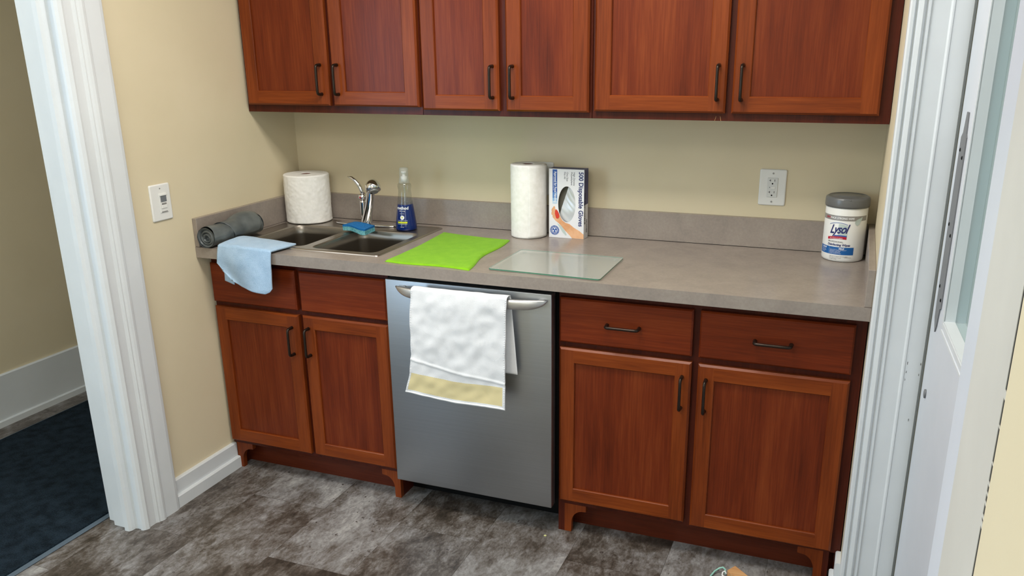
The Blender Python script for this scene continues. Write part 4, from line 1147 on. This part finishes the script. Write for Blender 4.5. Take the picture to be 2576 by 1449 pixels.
def outlet(x0, x1, z0, z1, label, detail=True):
    t_ = thing('wall_outlet', label, 'outlet', ((x0 + x1) / 2, 0, z0), group='white outlets on the back wall')
    py = lambda a, q, d: (a, -d, q)
    mb = MB(M['plastic']); plate_prism(mb, x0, x1, z0, z1, py, .006, r=.006); mb.build('cover_plate', t_)
    xm = (x0 + x1) / 2; zm = (z0 + z1) / 2
    mb = MB(mat('receptacle_plastic', lin(214, 215, 212), 0.35)); mb.box(xm - .0175, xm + .0175, -.0085, -.006, zm - .0335, zm + .0335, bev=.0012); rc = mb.build('receptacle', t_)
    mb = MB(M['black'])
    for s_ in (-1, 1):
        zc_ = zm + s_ * .020 + .002
        mb.box(xm - .0085, xm - .0070, -.0090, -.0084, zc_ - .001, zc_ + .006); mb.box(xm - .0125, xm - .0070, -.0090, -.0084, zc_ + .0018, zc_ + .0032)
        mb.box(xm + .0060, xm + .0075, -.0090, -.0084, zc_ - .001, zc_ + .006)
        mb.lathe([(.0026, 0), (.0026, .0006)], (xm - .0005, -.0090, zc_ - .0085), axis='y', n=14)
    mb.box(xm - .0095, xm - .0082, -.0090, -.0084, zm - .001, zm + .0022)
    mb.build('socket_slots', rc)
    mb = MB(M['plastic']); mb.box(xm - .0045, xm + .0095, -.0098, -.0084, zm - .0045, zm + .0035, bev=.0006); mb.build('reset_button', rc)
    for zz in (z0 + .0135, z1 - .0135):
        mb = MB(M['silver']); mb.lathe([(.0032, 0), (.0022, .0012)], (xm, -.0075, zz), axis='y', n=14); mb.build('screw', t_)
outlet(1.901, 1.991, 1.063, 1.187, 'white double outlet on the back wall, left of the wipes canister')
outlet(1.058, 1.148, 1.057, 1.181, 'white outlet on the back wall, almost hidden behind the tall paper towel roll')

# ------------------------------------------------------------------ floor things
MT = thing('floor_mat', 'long dark blue-black entrance mat in the hall beyond the cased opening', 'floor mat', (-.63, -1.3, 0))
mb = MB(M['mat']); mb.box(-1.105, -.185, -3.2, .95, .0005, .009, bev=.002); mb.build('mat_pile', MT)
mb = MB(M['matedge']); mb.box(-1.115, -1.105, -3.2, .95, .0005, .005); mb.box(-.185, -.163, -3.2, .95, .0005, .0045, bev=.0015); mb.build('rubber_edge', MT, label='grey rubber border')

WB = thing('wooden_block', 'small pale wooden block with a mint cord loop on the floor at the bottom edge', 'wooden block', (2.0, -.72, 0))
mb = MB(M['pine'])
d1 = Vector((.020, .034, 0)); d2 = Vector((.047, -.043, 0)).normalized() * .12
p0 = Vector((1.963, -.695, 0)); P8 = [p0, p0 + d1, p0 + d1 + d2, p0 + d2]
b2 = bmesh.new(); vl = [b2.verts.new(p + Vector((0, 0, .001))) for p in P8]; vh = [b2.verts.new(p + Vector((0, 0, .040))) for p in P8]
b2.faces.new(vl[::-1]); b2.faces.new(vh)
for i in range(4): b2.faces.new((vl[i], vl[(i + 1) % 4], vh[(i + 1) % 4], vh[i]))
bmesh.ops.bevel(b2, geom=b2.edges[:], offset=.002, segments=2, affect='EDGES')
mb.merge(b2); mb.build('block', WB)
mb = MB(M['mint']); mb.tube([(1.958, -.688, .020), (1.955, -.668, .022), (1.946, -.655, .020), (1.934, -.655, .014), (1.922, -.668, .008), (1.914, -.690, .004), (1.912, -.720, .003), (1.920, -.76, .003)], .0028, n=10); mb.build('cord', WB, label='mint green cord')
mb = MB(M['plastic']); mb.tube([(1.962, -.690, .022), (1.955, -.684, .027), (1.949, -.686, .022), (1.949, -.694, .017), (1.955, -.700, .018)], .0025, n=8); mb.build('hook', WB, label='small white hook')

mb = MB(mat('straw_yellow', lin(206, 204, 140), 0.6)); mb.lathe([(.0035, 0), (.0052, .001), (.0040, .0025), (.001, .003)], (1.345, -.650, .0002), n=14)
cr = mb.build('crumb', None); setp(cr, 'tiny pale yellow crumb on the floor in front of the dishwasher', 'crumb')
